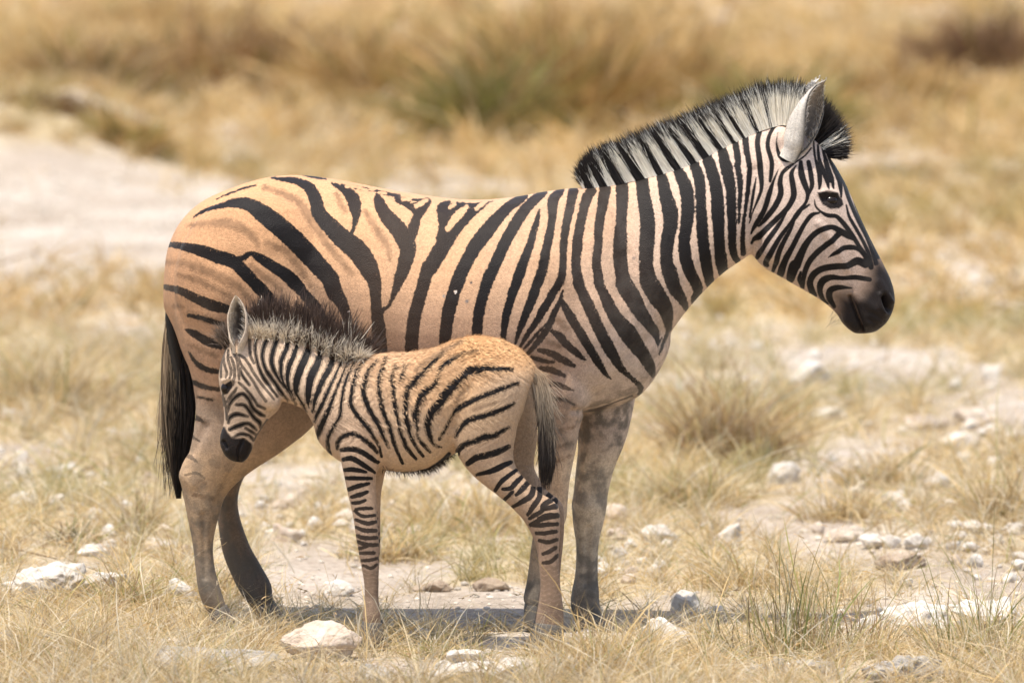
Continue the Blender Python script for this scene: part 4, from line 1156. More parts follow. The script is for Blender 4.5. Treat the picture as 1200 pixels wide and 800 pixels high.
    col = blend(P, [(400, 450, .60, .46, .32), (340, 430, .62, .49, .36), (290, 460, .60, .48, .36), (300, 500, .58, .46, .34), (450, 430, .62, .43, .26), (500, 440, .60, .40, .225), (560, 405, .62, .385, .185), (600, 410, .60, .38, .19),
                    (540, 450, .57, .385, .22), (480, 510, .58, .44, .295), (500, 540, .52, .40, .27), (570, 480, .52, .385, .25), (600, 460, .52, .40, .28), (570, 540, .46, .34, .23), (610, 585, .42, .31, .21), (645, 640, .36, .265, .19), (645, 740, .28, .21, .155),
                    (385, 510, .57, .44, .32), (420, 500, .58, .43, .30), (420, 570, .50, .38, .275), (432, 640, .40, .30, .22), (436, 720, .31, .235, .17)], 4)
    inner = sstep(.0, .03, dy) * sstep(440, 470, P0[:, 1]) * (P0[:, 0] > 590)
    col = col * (1 - .22 * inner[:, None])  # shadow on the far inner thigh painted into the coat colour
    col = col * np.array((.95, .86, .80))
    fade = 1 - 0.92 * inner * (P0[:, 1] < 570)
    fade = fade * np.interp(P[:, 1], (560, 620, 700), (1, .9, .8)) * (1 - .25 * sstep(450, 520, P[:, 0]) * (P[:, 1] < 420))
    z0 = np.zeros(len(V))
    vals = {'Col': col, 'stripe': sd, 'brown_mark': brown_mark, 'fade': fade, 'mud_shadow': z0, 'skin': skin, 'ragged': 1 - .8 * sstep(345, 318, P[:, 0]) * (P[:, 1] < 545)}
    ears = []
    for s in (-1, 1):
        y = yc(280)
        if s < 0:
            b0, t0 = at(279.5, 405, y - .040), at(276, 346, y - .075)
            op, rm = (-.30, -.95, .1), .0305
        else:
            b0, t0 = at(300, 400, y + .035), at(306, 346, y + .075)
            op, rm = (-.75, .55, .1), .026
        EV, EF, inf = ear(b0, t0, op, rm, roll=(170, 118, 96, 78, 40), bow=.12, thick=.004)
        inn, t, e = inf.T
        pale, dk = np.array((.58, .50, .41)), np.array((.055, .045, .04))
        mixv = np.clip(sstep(.15, .75, e + .25 * vnoise(t * 12, e * 20) - .12) + sstep(.72, .95, t) + (1 - sstep(.02, .2, t)), 0, 1)
        c = np.where((inn > .5)[:, None], dk * (1 - mixv)[:, None] + pale * mixv[:, None], np.array((.50, .40, .30)) if s < 0 else np.array((.07, .05, .04)))
        c = np.where((e > .9)[:, None], np.array((.62, .50, .38)), c)
        z = np.zeros(len(EV))
        ears.append((EV, EF, {'Col': c, 'stripe': z + 9, 'brown_mark': z, 'fade': z + 1, 'mud_shadow': z, 'skin': z, 'ragged': z + 1}))
        if s < 0:
            ear_near = (EV, inf, b0, t0)
    mat = coat_material('foal_coat', (0.010, 0.0075, 0.0065), (0.16, 0.10, 0.06), 0.6, .42)
    bd = finish_body('body', V, F, ears, vals, mat, root)
    bd.location = -root_inv
    objs = []
    for s in (-1, 1):
        c = at(265, 453.5, yc(265))
        near = V[(np.abs(P - np.array((265, 453.5))).max(1) < 3) & (np.sign(dy) == s)]
        c[1] = near[:, 1].mean() - s * .0095
        objs.append(eyeball(c, .0165, (.8, .8, 1.0), root))
    objs.append(hoof([(628, 728, 660, 731, .026), (625, 736, 661, 740, .031), (619, 762, 659, 766, .038), (622, 764, 656, 767, .024)], yc(640) - .072, root))
    objs.append(hoof([(627, 724, 656, 726, .025), (624, 734, 657, 738, .030), (619, 753, 655, 757, .036), (622, 755, 652, 758, .022)], yc(640) + .085, root))
    objs.append(hoof([(425, 727, 447, 729, .022), (422, 735, 449, 737, .027), (417, 754, 450, 756, .034), (420, 756, 447, 757, .022)], yc(436) - .06, root))
    objs.append(hoof([(427, 724, 448, 726, .021), (425, 731, 450, 733, .026), (420, 749, 451, 751, .033), (423, 750, 448, 752, .022)], yc(436) + .06, root))

    # coat
    n = 85000
    T_, W_ = scatter(V, F, n, weight=(dy < .05) * 1.0 + .2)
    r, nn, pp = interp(V, T_, W_), norm(interp(vnormals(V, F), T_, W_)), interp(P, T_, W_)
    fl = blend(pp, [(290, 430, .35, .6), (280, 500, -.1, 1), (340, 430, .8, .5), (400, 460, .6, .8), (440, 430, 1, .25), (480, 500, .6, .8), (520, 430, 1, .1), (570, 410, .95, .3), (600, 420, .7, .7), (570, 480, .35, 1), (560, 540, 0, 1), (640, 640, 0, 1), (430, 600, 0, 1)])
    fl = norm(np.stack([fl[:, 0], RNG.normal(0, .2, n), -fl[:, 1]], 1))
    swirl = (fbm(pp[:, 0] * .16, pp[:, 1] * .16, 3) - .47) * 2.6
    wl = interp(wool, T_, W_)
    up = np.stack([-fl[:, 2], 0 * wl, fl[:, 0]], 1)
    tg = fl + up * (swirl * wl)[:, None]
    tg = norm(tg - nn * (tg * nn).sum(1, keepdims=True))
    L = np.interp(wl, (0, .5, 1), (.005, .008, .018)) * RNG.uniform(.6, 1.3, n)
    cc = interp(col, T_, W_) * RNG.uniform(.78, 1.18, (n, 1)) * (0.93 + .5 * (fbm(pp[:, 0] * .2 + 9, pp[:, 1] * .2, 3) - .47) * wl)[:, None]
    s_ = interp(sd, T_, W_) + RNG.normal(0, .2 + .25 * wl, n)
    fd = interp(fade, T_, W_)[:, None]
    sh = interp(brown_mark, T_, W_)[:, None]
    cc = cc * (1 - sh) + np.array((.16, .10, .06)) * sh
    cc = np.where((s_ < 0)[:, None], cc * (1 - fd) + np.array((.016, .012, .010)) * fd, cc)
    ok = (interp(skin, T_, W_) < .3) & ~((pp[:, 0] < 332) & (pp[:, 1] > 408) & (pp[:, 1] < 545))
    lift = (.12 + .55 * wl * RNG.random(n))[:, None]
    objs.append(strands('coat_hair', (r - nn * .001)[ok], (tg + nn * lift)[ok], L[ok], RNG.uniform(.0011, .0019, ok.sum()), (tg * 0 - nn * .12)[ok], cc[ok] * .95, cc[ok] * 1.08, COAT_HAIR_MAT, root, nseg=2, side=nn[ok]))

    # mane
    tab = np.array([(290, 397, 294, 368), (300, 397, 304, 361), (315, 399, 319, 355), (342, 403, 347, 355), (365, 410, 372, 362), (390, 422, 400, 373), (406, 425, 418, 386), (418, 424, 432, 400), (426, 421, 438, 408)], float)
    n = 8500
    u = RNG.random(n) * (len(tab) - 1)
    row = np.stack([np.interp(u, np.arange(len(tab)), tab[:, j]) for j in range(4)], 1)
    pc = 291 + np.round((row[:, 0] - 291) / 14.0) * 14.0
    core = RNG.random(n) < .5
    sh_ = np.where(core, 0, (pc - row[:, 0]))
    row[:, 0] += sh_ * .35
    row[:, 2] += sh_ * .75
    yb = ycv(row[:, 0])
    yy = np.where(core, RNG.normal(0, .008, n), RNG.choice((-1, 1), n) * RNG.uniform(.010, .024, n))
    base = at(row[:, 0] + RNG.normal(0, 1, n), row[:, 1], yb + yy)
    cl = np.sin(row[:, 0] * .62) * 2.0 + np.sin(row[:, 0] * .27 + 2) * 2.0
    tip = at(row[:, 2] + RNG.normal(0, 7, n) + cl, row[:, 3] + RNG.normal(0, 4, n), yb + np.where(core, yy * 1.5 + .028, yy * 3.1) + RNG.normal(0, .010, n))
    L = np.linalg.norm(tip - base, axis=1) * np.clip(RNG.normal(.92, .16, n), .45, 1.2)
    L = np.where(core, L, L * RNG.normal(.43, .07, n))
    k = 8
    t = np.linspace(0, 1, k)
    pth = base[:, None] + norm(tip - base)[:, None] * (L[:, None] * t)[..., None] + RNG.normal(0, .018, (n, 1, 3)) * (t ** 2)[None, :, None]
    white = np.array((.88, .77, .61)) * RNG.uniform(.65, 1.1, (n, 1))
    black = np.array((.050, .030, .021)) * RNG.uniform(.5, 1.9, (n, 1))
    blk = curve_sdf(np.stack([row[:, 0], row[:, 1] + 1.0], 1), S[:14]) + RNG.normal(0, .8, n) < -1.3
    tuft = (np.abs(row[:, 0] - 404) < 3.5) & (RNG.random(n) < .5)
    split = np.clip(np.where(tuft, 1.0, np.where(core, RNG.normal(.35, .08, n), RNG.normal(.93, .05, n))) + .10 * np.sin(row[:, 0] * .45), .2, 1)
    cols = np.where((t[None] > split[:, None])[..., None], black[:, None], np.where(blk[:, None], black, white)[:, None])
    objs.append(ribbons('mane', pth, RNG.uniform(.0014, .0026, n), cols, MANE_MAT, root, taper=.6, crest=np.stack([RNG.normal(0, .3, n), np.sign(yy) * .7 + RNG.normal(0, .3, n), np.full(n, .75)], 1)))
    # forelock
    n = 700
    b = at(RNG.uniform(262, 272, n), RNG.uniform(396, 410, n), yc(266) + RNG.normal(0, .018, n))
    objs.append(strands('forelock', b, np.stack([RNG.normal(-.45, .3, n), RNG.normal(0, .3, n), RNG.normal(.9, .2, n)], 1), RNG.uniform(.03, .062, n), RNG.uniform(.001, .002, n), RNG.normal(0, .2, (n, 3)),
                        np.array((.09, .06, .045)) * RNG.uniform(.5, 1.6, (n, 1)), np.array((.16, .12, .09)) * RNG.uniform(.5, 1.6, (n, 1)), HAIR_MAT, root))
    # pale hair inside the near ear
    EV, inf, b0, t0 = ear_near
    pick = np.nonzero((inf[:, 0] > .5) & (inf[:, 2] > .45) & (inf[:, 1] > .05) & (inf[:, 1] < .85))[0]
    pick = RNG.choice(pick, 420)
    axis = b0 + (t0 - b0) * inf[pick, 1:2]
    d = norm(axis - EV[pick]) * .6 + norm(t0 - b0) * .7 + np.array((-.1, -.5, 0))
    objs.append(strands('ear_hair', EV[pick], d, RNG.uniform(.010, .020, 420), np.full(420, .0011), RNG.normal(0, .15, (420, 3)), np.tile((.6, .53, .44), (420, 1)), np.tile((.66, .6, .52), (420, 1)), HAIR_MAT, root))
    # belly fringe
    n = 900
    q = np.array([(447, 550), (475, 554), (500, 552), (515, 543), (528, 531)], float)
    uu = RNG.random(n) * 4
    b = at(np.interp(uu, range(5), q[:, 0]), np.interp(uu, range(5), q[:, 1]) - 5.0, ycv(480) + RNG.normal(0, .02, n))
    objs.append(strands('belly_hair', b, np.stack([RNG.normal(.5, .3, n), RNG.normal(0, .3, n), RNG.normal(-.8, .2, n)], 1), RNG.uniform(.012, .034, n), RNG.uniform(.001, .002, n), RNG.normal(0, .2, (n, 3)),
                        np.tile((.03, .023, .018), (n, 1)), np.tile((.06, .045, .034), (n, 1)), HAIR_MAT, root))
    # tail
    ty = yc(635) + .0
    rows = [(620, 428, 612, 436, .020), (632, 440, 620, 446, .021), (638, 462, 630, 464, .010), (642, 490, 635, 491, .009), (644, 520, 638, 520, .010), (644, 548, 638, 548, .009), (643, 566, 639, 566, .004)]
    Vt, qt, ct = loft(rows, ty - .01, seg=16)
    tl = mesh_np('tail', Vt, [np.array(qt)], HAIR_MAT, root, cols=np.tile((.20, .15, .10), (len(Vt), 1)))
    objs.append(tl)
    n = 4200
    cen = np.array([(617, 428), (629, 440), (635, 462), (639, 488), (641, 515), (641, 545), (639, 574)], float)
    hwp = np.array([8, 10, 10, 9, 9, 9, 4])
    k = 10
    u0, v0 = RNG.uniform(-1, 1, n), RNG.uniform(-1, 1, n)
    t0_ = RNG.uniform(0, .72, n)
    t1_ = np.clip(t0_ + RNG.uniform(.12, .34, n), 0, 1.02)
    Tt = t0_[:, None] + (t1_ - t0_)[:, None] * np.linspace(0, 1, k)[None]
    ar = np.arange(len(cen))
    ii = Tt * (len(cen) - 1)
    cx, cy, hw = (np.interp(ii, ar, a) for a in (cen[:, 0], cen[:, 1], hwp))
    spread = np.linspace(.75, 1.12, k)[None]
    fly = (RNG.random((n, 1)) < .14) * RNG.normal(.5, .7, (n, 1))
    px = cx + hw * (u0[:, None] * spread + fly * np.linspace(0, 1, k)[None] ** 1.5) + np.sin(Tt * 12 + RNG.uniform(0, 6, (n, 1))) * .8
    pth = at(px, cy + 0 * px, ty - .01 + hw / 412 * v0[:, None] * spread * .8)
    lg = np.clip(1.75 - Tt * 2.5 + RNG.normal(0, .2, (n, 1)) + .2 * u0[:, None], 0, 1)[..., None]
    pale = np.array((.56, .37, .21)) * (1 - np.clip(Tt * 3, 0, 1))[..., None] + np.array((.50, .40, .29)) * np.clip(Tt * 3, 0, 1)[..., None]
    cols = np.array((.028, .020, .016)) * RNG.uniform(.5, 1.9, (n, 1, 1)) * (1 - lg) + pale * RNG.uniform(.7, 1.1, (n, 1, 1)) * lg
    th = ribbons('tail_hair', pth, RNG.uniform(.0012, .0023, n), cols, MANE_MAT, tl, taper=.55, crest=np.stack([RNG.normal(.2, .4, n), v0 + RNG.normal(-.3, .3, n), np.full(n, .35)], 1))
    for o in objs:
        o.location = -root_inv
    return V

FOAL = build_foal()
# ------------------------------------------------------------------ stones
def stone_material(name, c0, c1, dark, lichen=0.5):
    m, n, b = nodes_of(name)
    L = n.links.new
    tc = N(n, 'ShaderNodeTexCoord')
    oi = N(n, 'ShaderNodeObjectInfo')
    add = N(n, 'ShaderNodeVectorMath', operation='ADD')
    L(tc.outputs['Object'], add.inputs[0])
    L(oi.outputs['Location'], add.inputs[1])
    def noise(sc, det, ro=.6):
        t = N(n, 'ShaderNodeTexNoise')
        t.inputs['Scale'].default_value, t.inputs['Detail'].default_value, t.inputs['Roughness'].default_value = sc, det, ro
        L(add.outputs[0], t.inputs['Vector'])
        return t.outputs[0]
    def ramp(src, a, ca, z, cz):
        r = N(n, 'ShaderNodeValToRGB')
        r.color_ramp.elements[0].position, r.color_ramp.elements[0].color = a, (*ca, 1)
        r.color_ramp.elements[1].position, r.color_ramp.elements[1].color = z, (*cz, 1)
        L(src, r.inputs[0])
        return r.outputs[0]
    base = ramp(noise(14, 5), .36, c0, .62, c1)
    spots = ramp(noise(34, 6, .75), .52, (0, 0, 0), .66, (1, 1, 1))
    q = N(n, 'ShaderNodeMath', operation='MULTIPLY')
    q.inputs[1].default_value = lichen
    L(spots, q.inputs[0])
    mx = N(n, 'ShaderNodeMixRGB')
    L(q.outputs[0], mx.inputs[0])
    L(base, mx.inputs[1])
    mx.inputs[2].default_value = (*dark, 1)
    L(mx.outputs[0], b.inputs['Base Color'])
    b.inputs['Roughness'].default_value = .9
    b.inputs['Specular IOR Level'].default_value = .15
    bp = N(n, 'ShaderNodeBump')
    bp.inputs['Strength'].default_value = .9
    bp.inputs['Distance'].default_value = .012
    L(noise(45, 7, .7), bp.inputs['Height'])
    L(bp.outputs[0], b.inputs['Normal'])
    return m

STONE = {'white': stone_material('white_limestone', (.52, .46, .39), (.72, .67, .60), (.20, .175, .145), .65),
         'pink': stone_material('pinkish_limestone', (.48, .37, .28), (.62, .53, .43), (.27, .18, .125), .55),
         'grey': stone_material('grey_lichened_stone', (.27, .245, .215), (.46, .42, .37), (.12, .115, .11), .85),
         'brown': stone_material('brown_stone', (.30, .22, .15), (.46, .37, .28), (.14, .10, .08), .7)}

def stone_mesh(r, w, d, h, kind, rough=.16):
    bm = bmesh.new()
    bmesh.ops.create_icosphere(bm, subdivisions=5 if w > .15 else (4 if w > .06 else 3), radius=1)
    V = np.array([v.co for v in bm.verts])
    F = np.array([[v.index for v in f.verts] for f in bm.faces])
    bm.free()
    for _ in range(16):                      # broken faces
        nn = norm(r.normal(size=3))
        lim = r.uniform(.50, .86)
        dd = V @ nn
        V = V - np.maximum(dd - lim, 0)[:, None] * nn * .97
    s = r.uniform(0, 90)
    f = lambda k: (vnoise(V[:, 0] * k + s, V[:, 1] * k) + vnoise(V[:, 1] * k + 31, V[:, 2] * k + s) + vnoise(V[:, 2] * k + s, V[:, 0] * k + 57)) / 3 - .5
    V = V * (1 + rough * 2.6 * f(1.7) + rough * 1.6 * f(4.1) - rough * 1.1 * np.abs(f(6.3)) * 2 + rough * 1.0 * f(11.5) + rough * .5 * f(23))[:, None]
    a = r.uniform(-.5, .5)
    V = np.stack([V[:, 0] * math.cos(a) - V[:, 1] * math.sin(a), V[:, 0] * math.sin(a) + V[:, 1] * math.cos(a), V[:, 2]], 1)
    ext = V.max(0) - V.min(0)
    V = (V - (V.max(0) + V.min(0)) / 2) / ext * np.array((w, d, h))
    return V, F

def stone(px, py, wp, hp, kind, label, group=None, seed=0, rough=.16):
    x, y, z = on_ground(px, py)
    sc = FPX / (y + 18) * 1.0
    w, h = wp / sc, hp / sc
    r = np.random.default_rng(int(px * 7 + py * 13 + seed))
    V, F = stone_mesh(r, w, w * r.uniform(.6, .85), h * 1.35, kind, rough)
    o = mesh_np('stone' if h < .12 else 'boulder', V, [F], STONE[kind])
    o.location = (x, y, z + h * .31)
    return tag(o, label, 'stone' if h < .12 else 'boulder', group)

stone(377, 772, 98, 46, 'pink', 'large pinkish cracked boulder beside the front hoof of the foal', rough=.17)
stone(240, 786, 185, 30, 'grey', 'long low grey slab of lichen-stained rock in the grass', rough=.10)
stone(195, 768, 70, 22, 'pink', 'pale pinkish stone lying behind the long grey slab')
stone(48, 702, 112, 46, 'white', 'broad jagged white rock at the left edge of the picture', rough=.24)
stone(120, 698, 60, 30, 'white', 'white rock touching the end of the broad jagged rock', rough=.22)
stone(210, 705, 46, 30, 'white', 'upright white stone just behind the rear hooves of the big zebra')
stone(560, 800, 120, 26, 'white', 'wide flat white slab at the bottom edge below the foal', rough=.10)
stone(546, 777, 48, 18, 'white', 'small bright white stone lying on grass above the wide flat slab')
stone(522, 783, 24, 11, 'white', 'tiny white stone at the end of the wide flat slab')
stone(596, 784, 44, 16, 'white', 'white stone with a dark front at the upper end of the flat slab')
stone(655, 790, 44, 24, 'white', 'leaning white stone half hidden by golden grass under the foal')
stone(440, 803, 50, 26, 'grey', 'rounded grey stone cut by the bottom edge of the picture')
stone(8, 760, 30, 24, 'grey', 'grey stone cut by the left edge below the jagged rock')
stone(490, 748, 44, 15, 'white', 'low white stone between the boulder and the hind legs of the foal')
stone(396, 697, 40, 19, 'white', 'smooth white stone in front of a green strip between the legs')
stone(506, 692, 50, 14, 'brown', 'dark brown stone with a shaded face under the belly of the foal')
stone(576, 692, 46, 16, 'brown', 'tan rounded stone beside the dark brown stone under the foal')
stone(773, 634, 50, 20, 'white', 'smooth oval white stone standing clear near the front legs')
stone(722, 632, 28, 14, 'pink', 'small pinkish stone touching the front leg of the big zebra')
stone(718, 615, 36, 26, 'pink', 'round pinkish stone seen just past the front leg')
stone(725, 655, 20, 16, 'white', 'little white stone at the foot of the front leg')
stone(852, 640, 36, 28, 'white', 'pale stone standing in golden grass above the green sedge')
stone(778, 752, 66, 30, 'white', 'broken white stone to the side of the front hoof')
stone(803, 716, 36, 26, 'white', 'tilted white stone behind the broken stone by the hoof')
stone(838, 722, 28, 13, 'pink', 'small pink stone beside the tilted white stone', )
stone(918, 566, 42, 26, 'white', 'pointed bright white stone standing alone in the mid ground')
stone(946, 448, 56, 26, 'white', 'wide white rock farthest out past the chest of the big zebra')
stone(965, 494, 46, 17, 'white', 'flat pale rock in the row below the wide white rock')
stone(1025, 642, 40, 17, 'white', 'low rounded white stone on bare ground beyond the sedge')
stone(1074, 643, 30, 19, 'white', 'small domed white stone next to the low rounded stone')
stone(1055, 666, 64, 20, 'brown', 'flat brownish stone below the pair of rounded white stones')
stone(985, 634, 44, 15, 'pink', 'low pinkish stone at the end of the bare patch')
stone(1072, 742, 92, 40, 'white', 'big rough white outcrop rising behind the green sedge', rough=.24)
stone(1158, 735, 90, 38, 'white', 'pale outcrop behind the sedge near the right edge of the picture', rough=.22)
stone(1020, 745, 40, 26, 'white', 'white rock seen through the stems of the green sedge', rough=.2)
stone(1062, 799, 108, 34, 'grey', 'dark crumbly grey rock at the bottom edge', rough=.3)
stone(956, 790, 48, 18, 'grey', 'pale grey angular stone in the row at the bottom edge')
stone(912, 786, 16, 18, 'grey', 'small upright grey stone in the row at the bottom edge')
stone(888, 789, 32, 12, 'grey', 'low grey stone at the end of the row at the bottom edge')
stone(931, 789, 24, 8, 'white', 'flat whitest chip in the row at the bottom edge')
stone(984, 795, 22, 14, 'grey', 'dark grey pebble between the angular stone and the crumbly rock')
stone(1008, 794, 20, 8, 'pink', 'pinkish pebble against the dark crumbly rock')
stone(1190, 782, 28, 20, 'white', 'white stone cut by the edge below the pale outcrop')
stone(1146, 624, 46, 15, 'white', 'long low white stone towards the right edge')
stone(1188, 626, 30, 15, 'white', 'white stone touching the right edge of the picture')
stone(1098, 572, 32, 20, 'white', 'rounded white stone on the bare strip in the mid ground')
stone(1050, 592, 38, 18, 'white', 'pale squarish stone on the bare strip in the mid ground')
stone(1004, 582, 24, 13, 'white', 'small white stone at the near end of the mid-ground strip')
stone(1096, 594, 30, 12, 'pink', 'flat pink stone below the rounded white stone')
stone(1143, 500, 54, 24, 'pink', 'large buff rock out in the pale rocky stretch')
stone(1160, 512, 30, 18, 'white', 'white rock in front of the large buff rock')
stone(1122, 524, 56, 18, 'white', 'wide low white rock in the pale rocky stretch')
stone(1080, 504, 42, 20, 'pink', 'rounded buff rock next to the large buff rock')
stone(1186, 520, 40, 16, 'white', 'white rock at the far end of the rocky stretch')
stone(1162, 446, 28, 20, 'white', 'upright white stone far out by the right edge')
stone(806, 464, 30, 20, 'white', 'blurred white stone in the grass close to the chest')
stone(893, 468, 34, 13, 'white', 'flat blurred stone behind the brown reed tuft')
stone(185, 642, 46, 14, 'white', 'long flat white stone behind the rear legs')
stone(110, 650, 40, 14, 'white', 'flat white stone below a small dark shrub')
stone(215, 655, 30, 18, 'brown', 'brown stone touching the rear leg of the big zebra')
stone(335, 634, 44, 22, 'pink', 'tan rounded stone past the far hind leg')
stone(28, 592, 40, 18, 'white', 'white stone on the bare ground by the left edge')
stone(75, 560, 50, 20, 'white', 'wide white stone among the bare patches behind the tail')
stone(20, 492, 44, 14, 'white', 'blurred white stone by the golden tuft at the left edge')
stone(585, 594, 40, 18, 'white', 'pale flat stone framed under the belly of the foal')
stone(405, 612, 30, 16, 'white', 'white stone seen past the front leg of the foal')
stone(455, 600, 34, 12, 'white', 'small pale slab behind the front legs of the foal')
rr = np.random.default_rng(11)
taken = []
spots = [(90, 560, 120, 45), (330, 590, 60, 40), (1040, 480, 170, 45), (1090, 580, 120, 60), (860, 410, 120, 30), (1100, 650, 110, 30), (520, 600, 130, 30), (740, 650, 40, 40), (1150, 310, 60, 40), (160, 620, 120, 40)]
k = 0
while k < 235:
    sx, sy, srx, sry = spots[k % len(spots)]
    px, py = sx + rr.normal(0, srx * .6), sy + rr.normal(0, sry * .6)
    if not (0 < px < 1200 and 300 < py < 690) or (180 < px < 760 and py < 560) or any(abs(px - a) < 16 and abs(py - b) < 6 for a, b in taken):
        k += 0 if len(taken) < 1500 else 1
        taken.append((-99, -99))
        continue
    taken.append((px, py))
    w = rr.uniform(6, 23) * (0.8 + .25 * (py > 500))
    stone(px, py, w, w * rr.uniform(.5, .85), 'white' if rr.random() < .75 else 'pink', 'small pale stone lying loose among the thin dry grass', 'small pale stones scattered over the ground')
    k += 1

# gravel: nobody could count it
def gravel():
    r = np.random.default_rng(5)
    bases = []
    for _ in range(6):
        bm = bmesh.new()
        bmesh.ops.create_icosphere(bm, subdivisions=1, radius=1)
        bases.append((np.array([v.co for v in bm.verts]) * (1 + r.normal(0, .16, (len(bm.verts), 1))), np.array([[v.index for v in f.verts] for f in bm.faces])))
        bm.free()
    n = 9000
    y = -2 + 26 * r.random(n) ** 1.7
    x = r.uniform(-1, 1, n) * ((y + 18) * .0832 + .7)
    g = grass_density(x, y)
    keep = r.random(n) > g * .8 - .1
    x, y = x[keep], y[keep]
    z = ground_z(x, y)
    Vs, Fs, Cs, o = [], [], [], 0
    for i in range(len(x)):
        V, F = bases[i % 6]
        s = .004 + .012 * r.random() ** 3 + .0006 * max(y[i], 0)
        a = r.uniform(0, 6.3)
        R = np.array(((math.cos(a), -math.sin(a), 0), (math.sin(a), math.cos(a), 0), (0, 0, .6)))
        Vs.append(V @ R.T * s + (x[i], y[i], z[i] + s * .2))
        Fs.append(F + o)
        o += len(V)
        Cs.append(np.tile(np.array((.66, .58, .48)) * r.uniform(.55, 1.1), (len(V), 1)))
    ob = mesh_np('gravel', np.vstack(Vs), [np.vstack(Fs)], attr_mat('gravel', .9, .1), cols=np.vstack(Cs), smooth=False)
    ob['kind'] = 'stuff'
    ob['label'] = 'loose pale gravel strewn on the bare ground'
gravel()

# ------------------------------------------------------------------ tufts and clumps of tall grass
def tuft(px, py, wp, hp, n, weights, lean, label, name='grass_tuft', cat='grass tuft', wid=.0034, group=None, tint=None, curve=.3, deep=.7):
    x, y, z = on_ground(px, py)
    sc = FPX / (y + 18)
    w, h = wp / sc, hp / sc
    rx, ry = RNG.normal(0, .30, n) * w, RNG.normal(0, .30, n) * w * deep
    gx, gy = x + np.clip(rx, -.48 * w, .48 * w), y + np.clip(ry, -.48 * w, .48 * w)
    out = np.stack([rx, ry], 1) / max(w, 1e-3)
    root, d, L, W, bend, c = blades_at(gx, gy, h * .88, wid, weights, lean, curve=curve)
    d[:, 0] += out[:, 0] * 1.0
    d[:, 1] += out[:, 1] * 1.0
    L = L * np.clip(1.15 - np.hypot(out[:, 0], out[:, 1]) * .9, .45, 1.15)
    if tint is not None:
        c = c * np.array(tint)
    cz = np.array((x, y, z))
    o = strands(name, root - cz, d, L, W, bend, c * .85, c * 1.08, GRASS_MAT, nseg=4)
    o.location = cz
    return tag(o, label, cat, group)

tuft(852, 540, 110, 112, 900, (1, 1, 1, 4, 1, 9), .16, 'brown reedy tuft standing tall beyond the chest of the big zebra', wid=.005)
tuft(800, 592, 130, 62, 700, (3, 4, 1, 3, 2, 1), .4, 'golden spreading tuft just past the front legs', wid=.0045)
tuft(925, 768, 150, 118, 210, (2, 2, 1, 1, 6, 4), .14, 'sparse green sedge with thin upright stems near the bottom edge', wid=.0034, tint=(.8, .9, .9), curve=.12)
tuft(985, 758, 110, 100, 130, (2, 1, 1, 1, 5, 4), .2, 'thin reddish green sedge in front of the big white outcrop', wid=.0032, tint=(.9, .85, .9), curve=.15)
tuft(1152, 772, 120, 116, 230, (2, 1, 1, 1, 6, 2), .16, 'tall green stems by the right edge of the picture', wid=.0034, tint=(.85, .9, .9), curve=.15)
tuft(162, 625, 64, 72, 260, (3, 2, 2, 2, 2, 2), .18, 'thin straw tuft standing up beside the tail of the big zebra', wid=.004)
tuft(62, 486, 130, 88, 900, (3, 5, 1, 3, 2, 2), .28, 'wide golden tuft at the left edge level with the tail', wid=.006)
tuft(150, 712, 90, 58, 520, (3, 3, 1, 2, 5, 1), .4, 'greenish tuft in front of the jagged white rocks')
tuft(85, 638, 42, 30, 500, (0, 0, 0, 1, 4, 4), .7, 'small dark green shrub above the jagged white rocks', name='low_shrub', cat='shrub', wid=.007, tint=(.6, .6, .6))
tuft(705, 795, 120, 84, 620, (2, 6, 1, 4, 1, 1), .32, 'orange golden tuft in the foreground in front of the front hooves')
tuft(295, 748, 110, 46, 420, (1, 1, 5, 1, .5, 2), .7, 'tangled grey wiry grass against the rear hooves', wid=.0024)
tuft(525, 768, 100, 30, 500, (3, 2, 1, 1, 6, .5), .6, 'low green tuft behind the small white stones')
tuft(560, 622, 150, 62, 800, (4, 5, 1, 2, 1, .5), .4, 'golden tuft framed between the front and hind legs of the foal', wid=.005)
tuft(455, 655, 110, 52, 520, (5, 4, 1, 2, 2, .5), .45, 'paler loose tuft right behind the front leg of the foal', wid=.0045)
tuft(1040, 570, 110, 52, 520, (3, 4, 2, 3, 1.5, 1), .35, 'straw tuft on the stony strip beyond the sedge', wid=.005)
tuft(1178, 610, 90, 84, 420, (3, 4, 2, 3, 1, 1), .3, 'straw tuft at the right edge above the outcrop', wid=.005)
tuft(880, 690, 130, 60, 620, (5, 4, 1, 3, 1, .5), .4, 'pale golden tuft left of the green sedge')
tuft(985, 610, 90, 56, 420, (3, 4, 1, 3, 1, 1), .3, 'tawny tuft standing behind the low pinkish stone', wid=.0045)
tuft(250, 700, 70, 46, 300, (3, 3, 3, 2, 2, 1), .35, 'straw tuft hiding the near rear hoof')
tuft(372, 785, 110, 30, 420, (5, 4, 2, 2, 1, .5), .5, 'loose straw tuft growing against the front of the pinkish boulder')
tuft(640, 770, 70, 40, 260, (4, 5, 1, 3, 1, .5), .45, 'short golden tuft round the hind hoof of the foal')
tuft(432, 758, 60, 42, 260, (4, 4, 2, 2, 1, .5), .4, 'short straw tuft round the front hoof of the foal')

tuft(505, 746, 120, 30, 520, (4, 3, 2, 2, 3, .5), .6, 'low mixed green and straw tuft on the sand between the legs of the foal', wid=.0026)
tuft(590, 738, 70, 26, 240, (4, 4, 2, 2, 1, .5), .6, 'short thin straw tuft on the sand beside the hind hoof of the foal', wid=.0026)

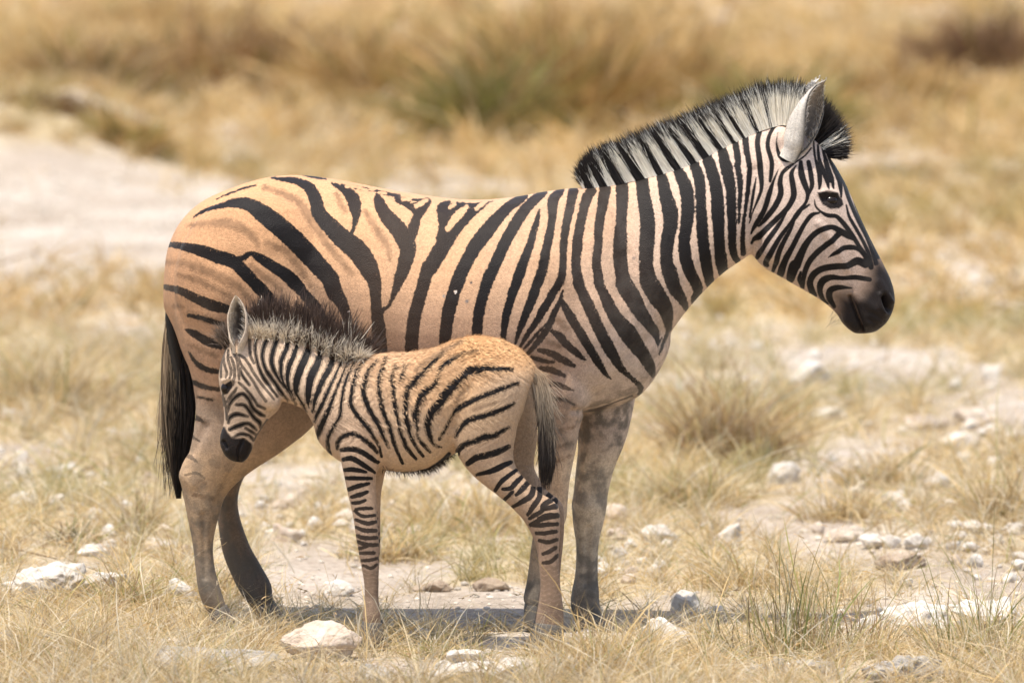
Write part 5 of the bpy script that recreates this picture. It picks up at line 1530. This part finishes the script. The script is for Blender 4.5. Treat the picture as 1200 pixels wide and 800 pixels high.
def clump(px, py, wp, hp, n, weights, label, tint=(.86, .76, .61), lean=.22, wid=.03):
    return tuft(px, py, wp, hp, int(n * 1.9), weights, lean, label, name='grass_clump', cat='grass clump', wid=wid, tint=tint, curve=.3, deep=1.1)
clump(565, 168, 130, 96, 900, (1, 2, 0, 2, 7, 3), 'dark green clump at the foot of the tall golden grass behind the back', (.72, .70, .56))
clump(655, 160, 170, 135, 1300, (1, 5, 0, 5, 3, 3), 'tallest golden brown clump behind the mane of the big zebra', (.78, .66, .5))
clump(610, 152, 120, 100, 900, (1, 2, 0, 2, 7, 2), 'olive gold clump between the dark green clump and the tallest one', (.62, .62, .5))
clump(770, 140, 170, 112, 1100, (2, 6, 0, 4, 1.5, 2), 'golden clump behind the middle of the neck')
clump(85, 178, 150, 16, 700, (0, 0, 0, 3, 0, 6), 'dark brown stems standing in for the dark earth crest of the bare bank', (.55, .45, .4), lean=.6)  # stems added to make the dark earth edge of the bank
clump(335, 106, 130, 74, 1200, (0, 1, 0, 2, 1, 7), 'dark purplish brown clump far behind the rump', (.55, .46, .47))
clump(240, 112, 170, 88, 1000, (1, 4, 0, 5, 2, 4), 'rusty brown clump far behind the rump', (.72, .58, .48))
clump(120, 140, 130, 90, 1000, (1, 3, 0, 4, 4, 4), 'brown clump above the bare earth bank', (.66, .58, .52))
clump(60, 112, 130, 70, 700, (2, 5, 0, 4, 1, 3), 'tawny clump in the far left corner of the grassland')
clump(160, 168, 70, 42, 500, (2, 3, 0, 2, 5, 1), 'small greenish clump at the top of the bare bank')
clump(440, 122, 160, 92, 900, (2, 6, 0, 4, 1, 1), 'golden clump behind the middle of the back')
clump(905, 165, 150, 84, 900, (2, 2, 0, 2, 7, 1), 'olive clump behind the head of the big zebra', (.72, .72, .6))
clump(1160, 98, 130, 84, 1300, (0, 1, 0, 2, 1, 7), 'dark purplish clump in the far right corner', (.62, .52, .52))
clump(1045, 130, 160, 66, 800, (3, 5, 0, 4, 1, 2), 'tawny clump beyond the nose of the big zebra')
clump(1052, 214, 66, 18, 500, (0, 0, 0, 2, 3, 5), 'low dark tuft on the pale grass beyond the nose', (.6, .6, .6))
clump(700, 60, 220, 60, 800, (3, 6, 0, 4, 1, 2), 'far golden clump near the top edge over the mane')
clump(180, 40, 220, 50, 700, (3, 6, 0, 4, 1, 2), 'far tawny clump near the top edge over the rump')
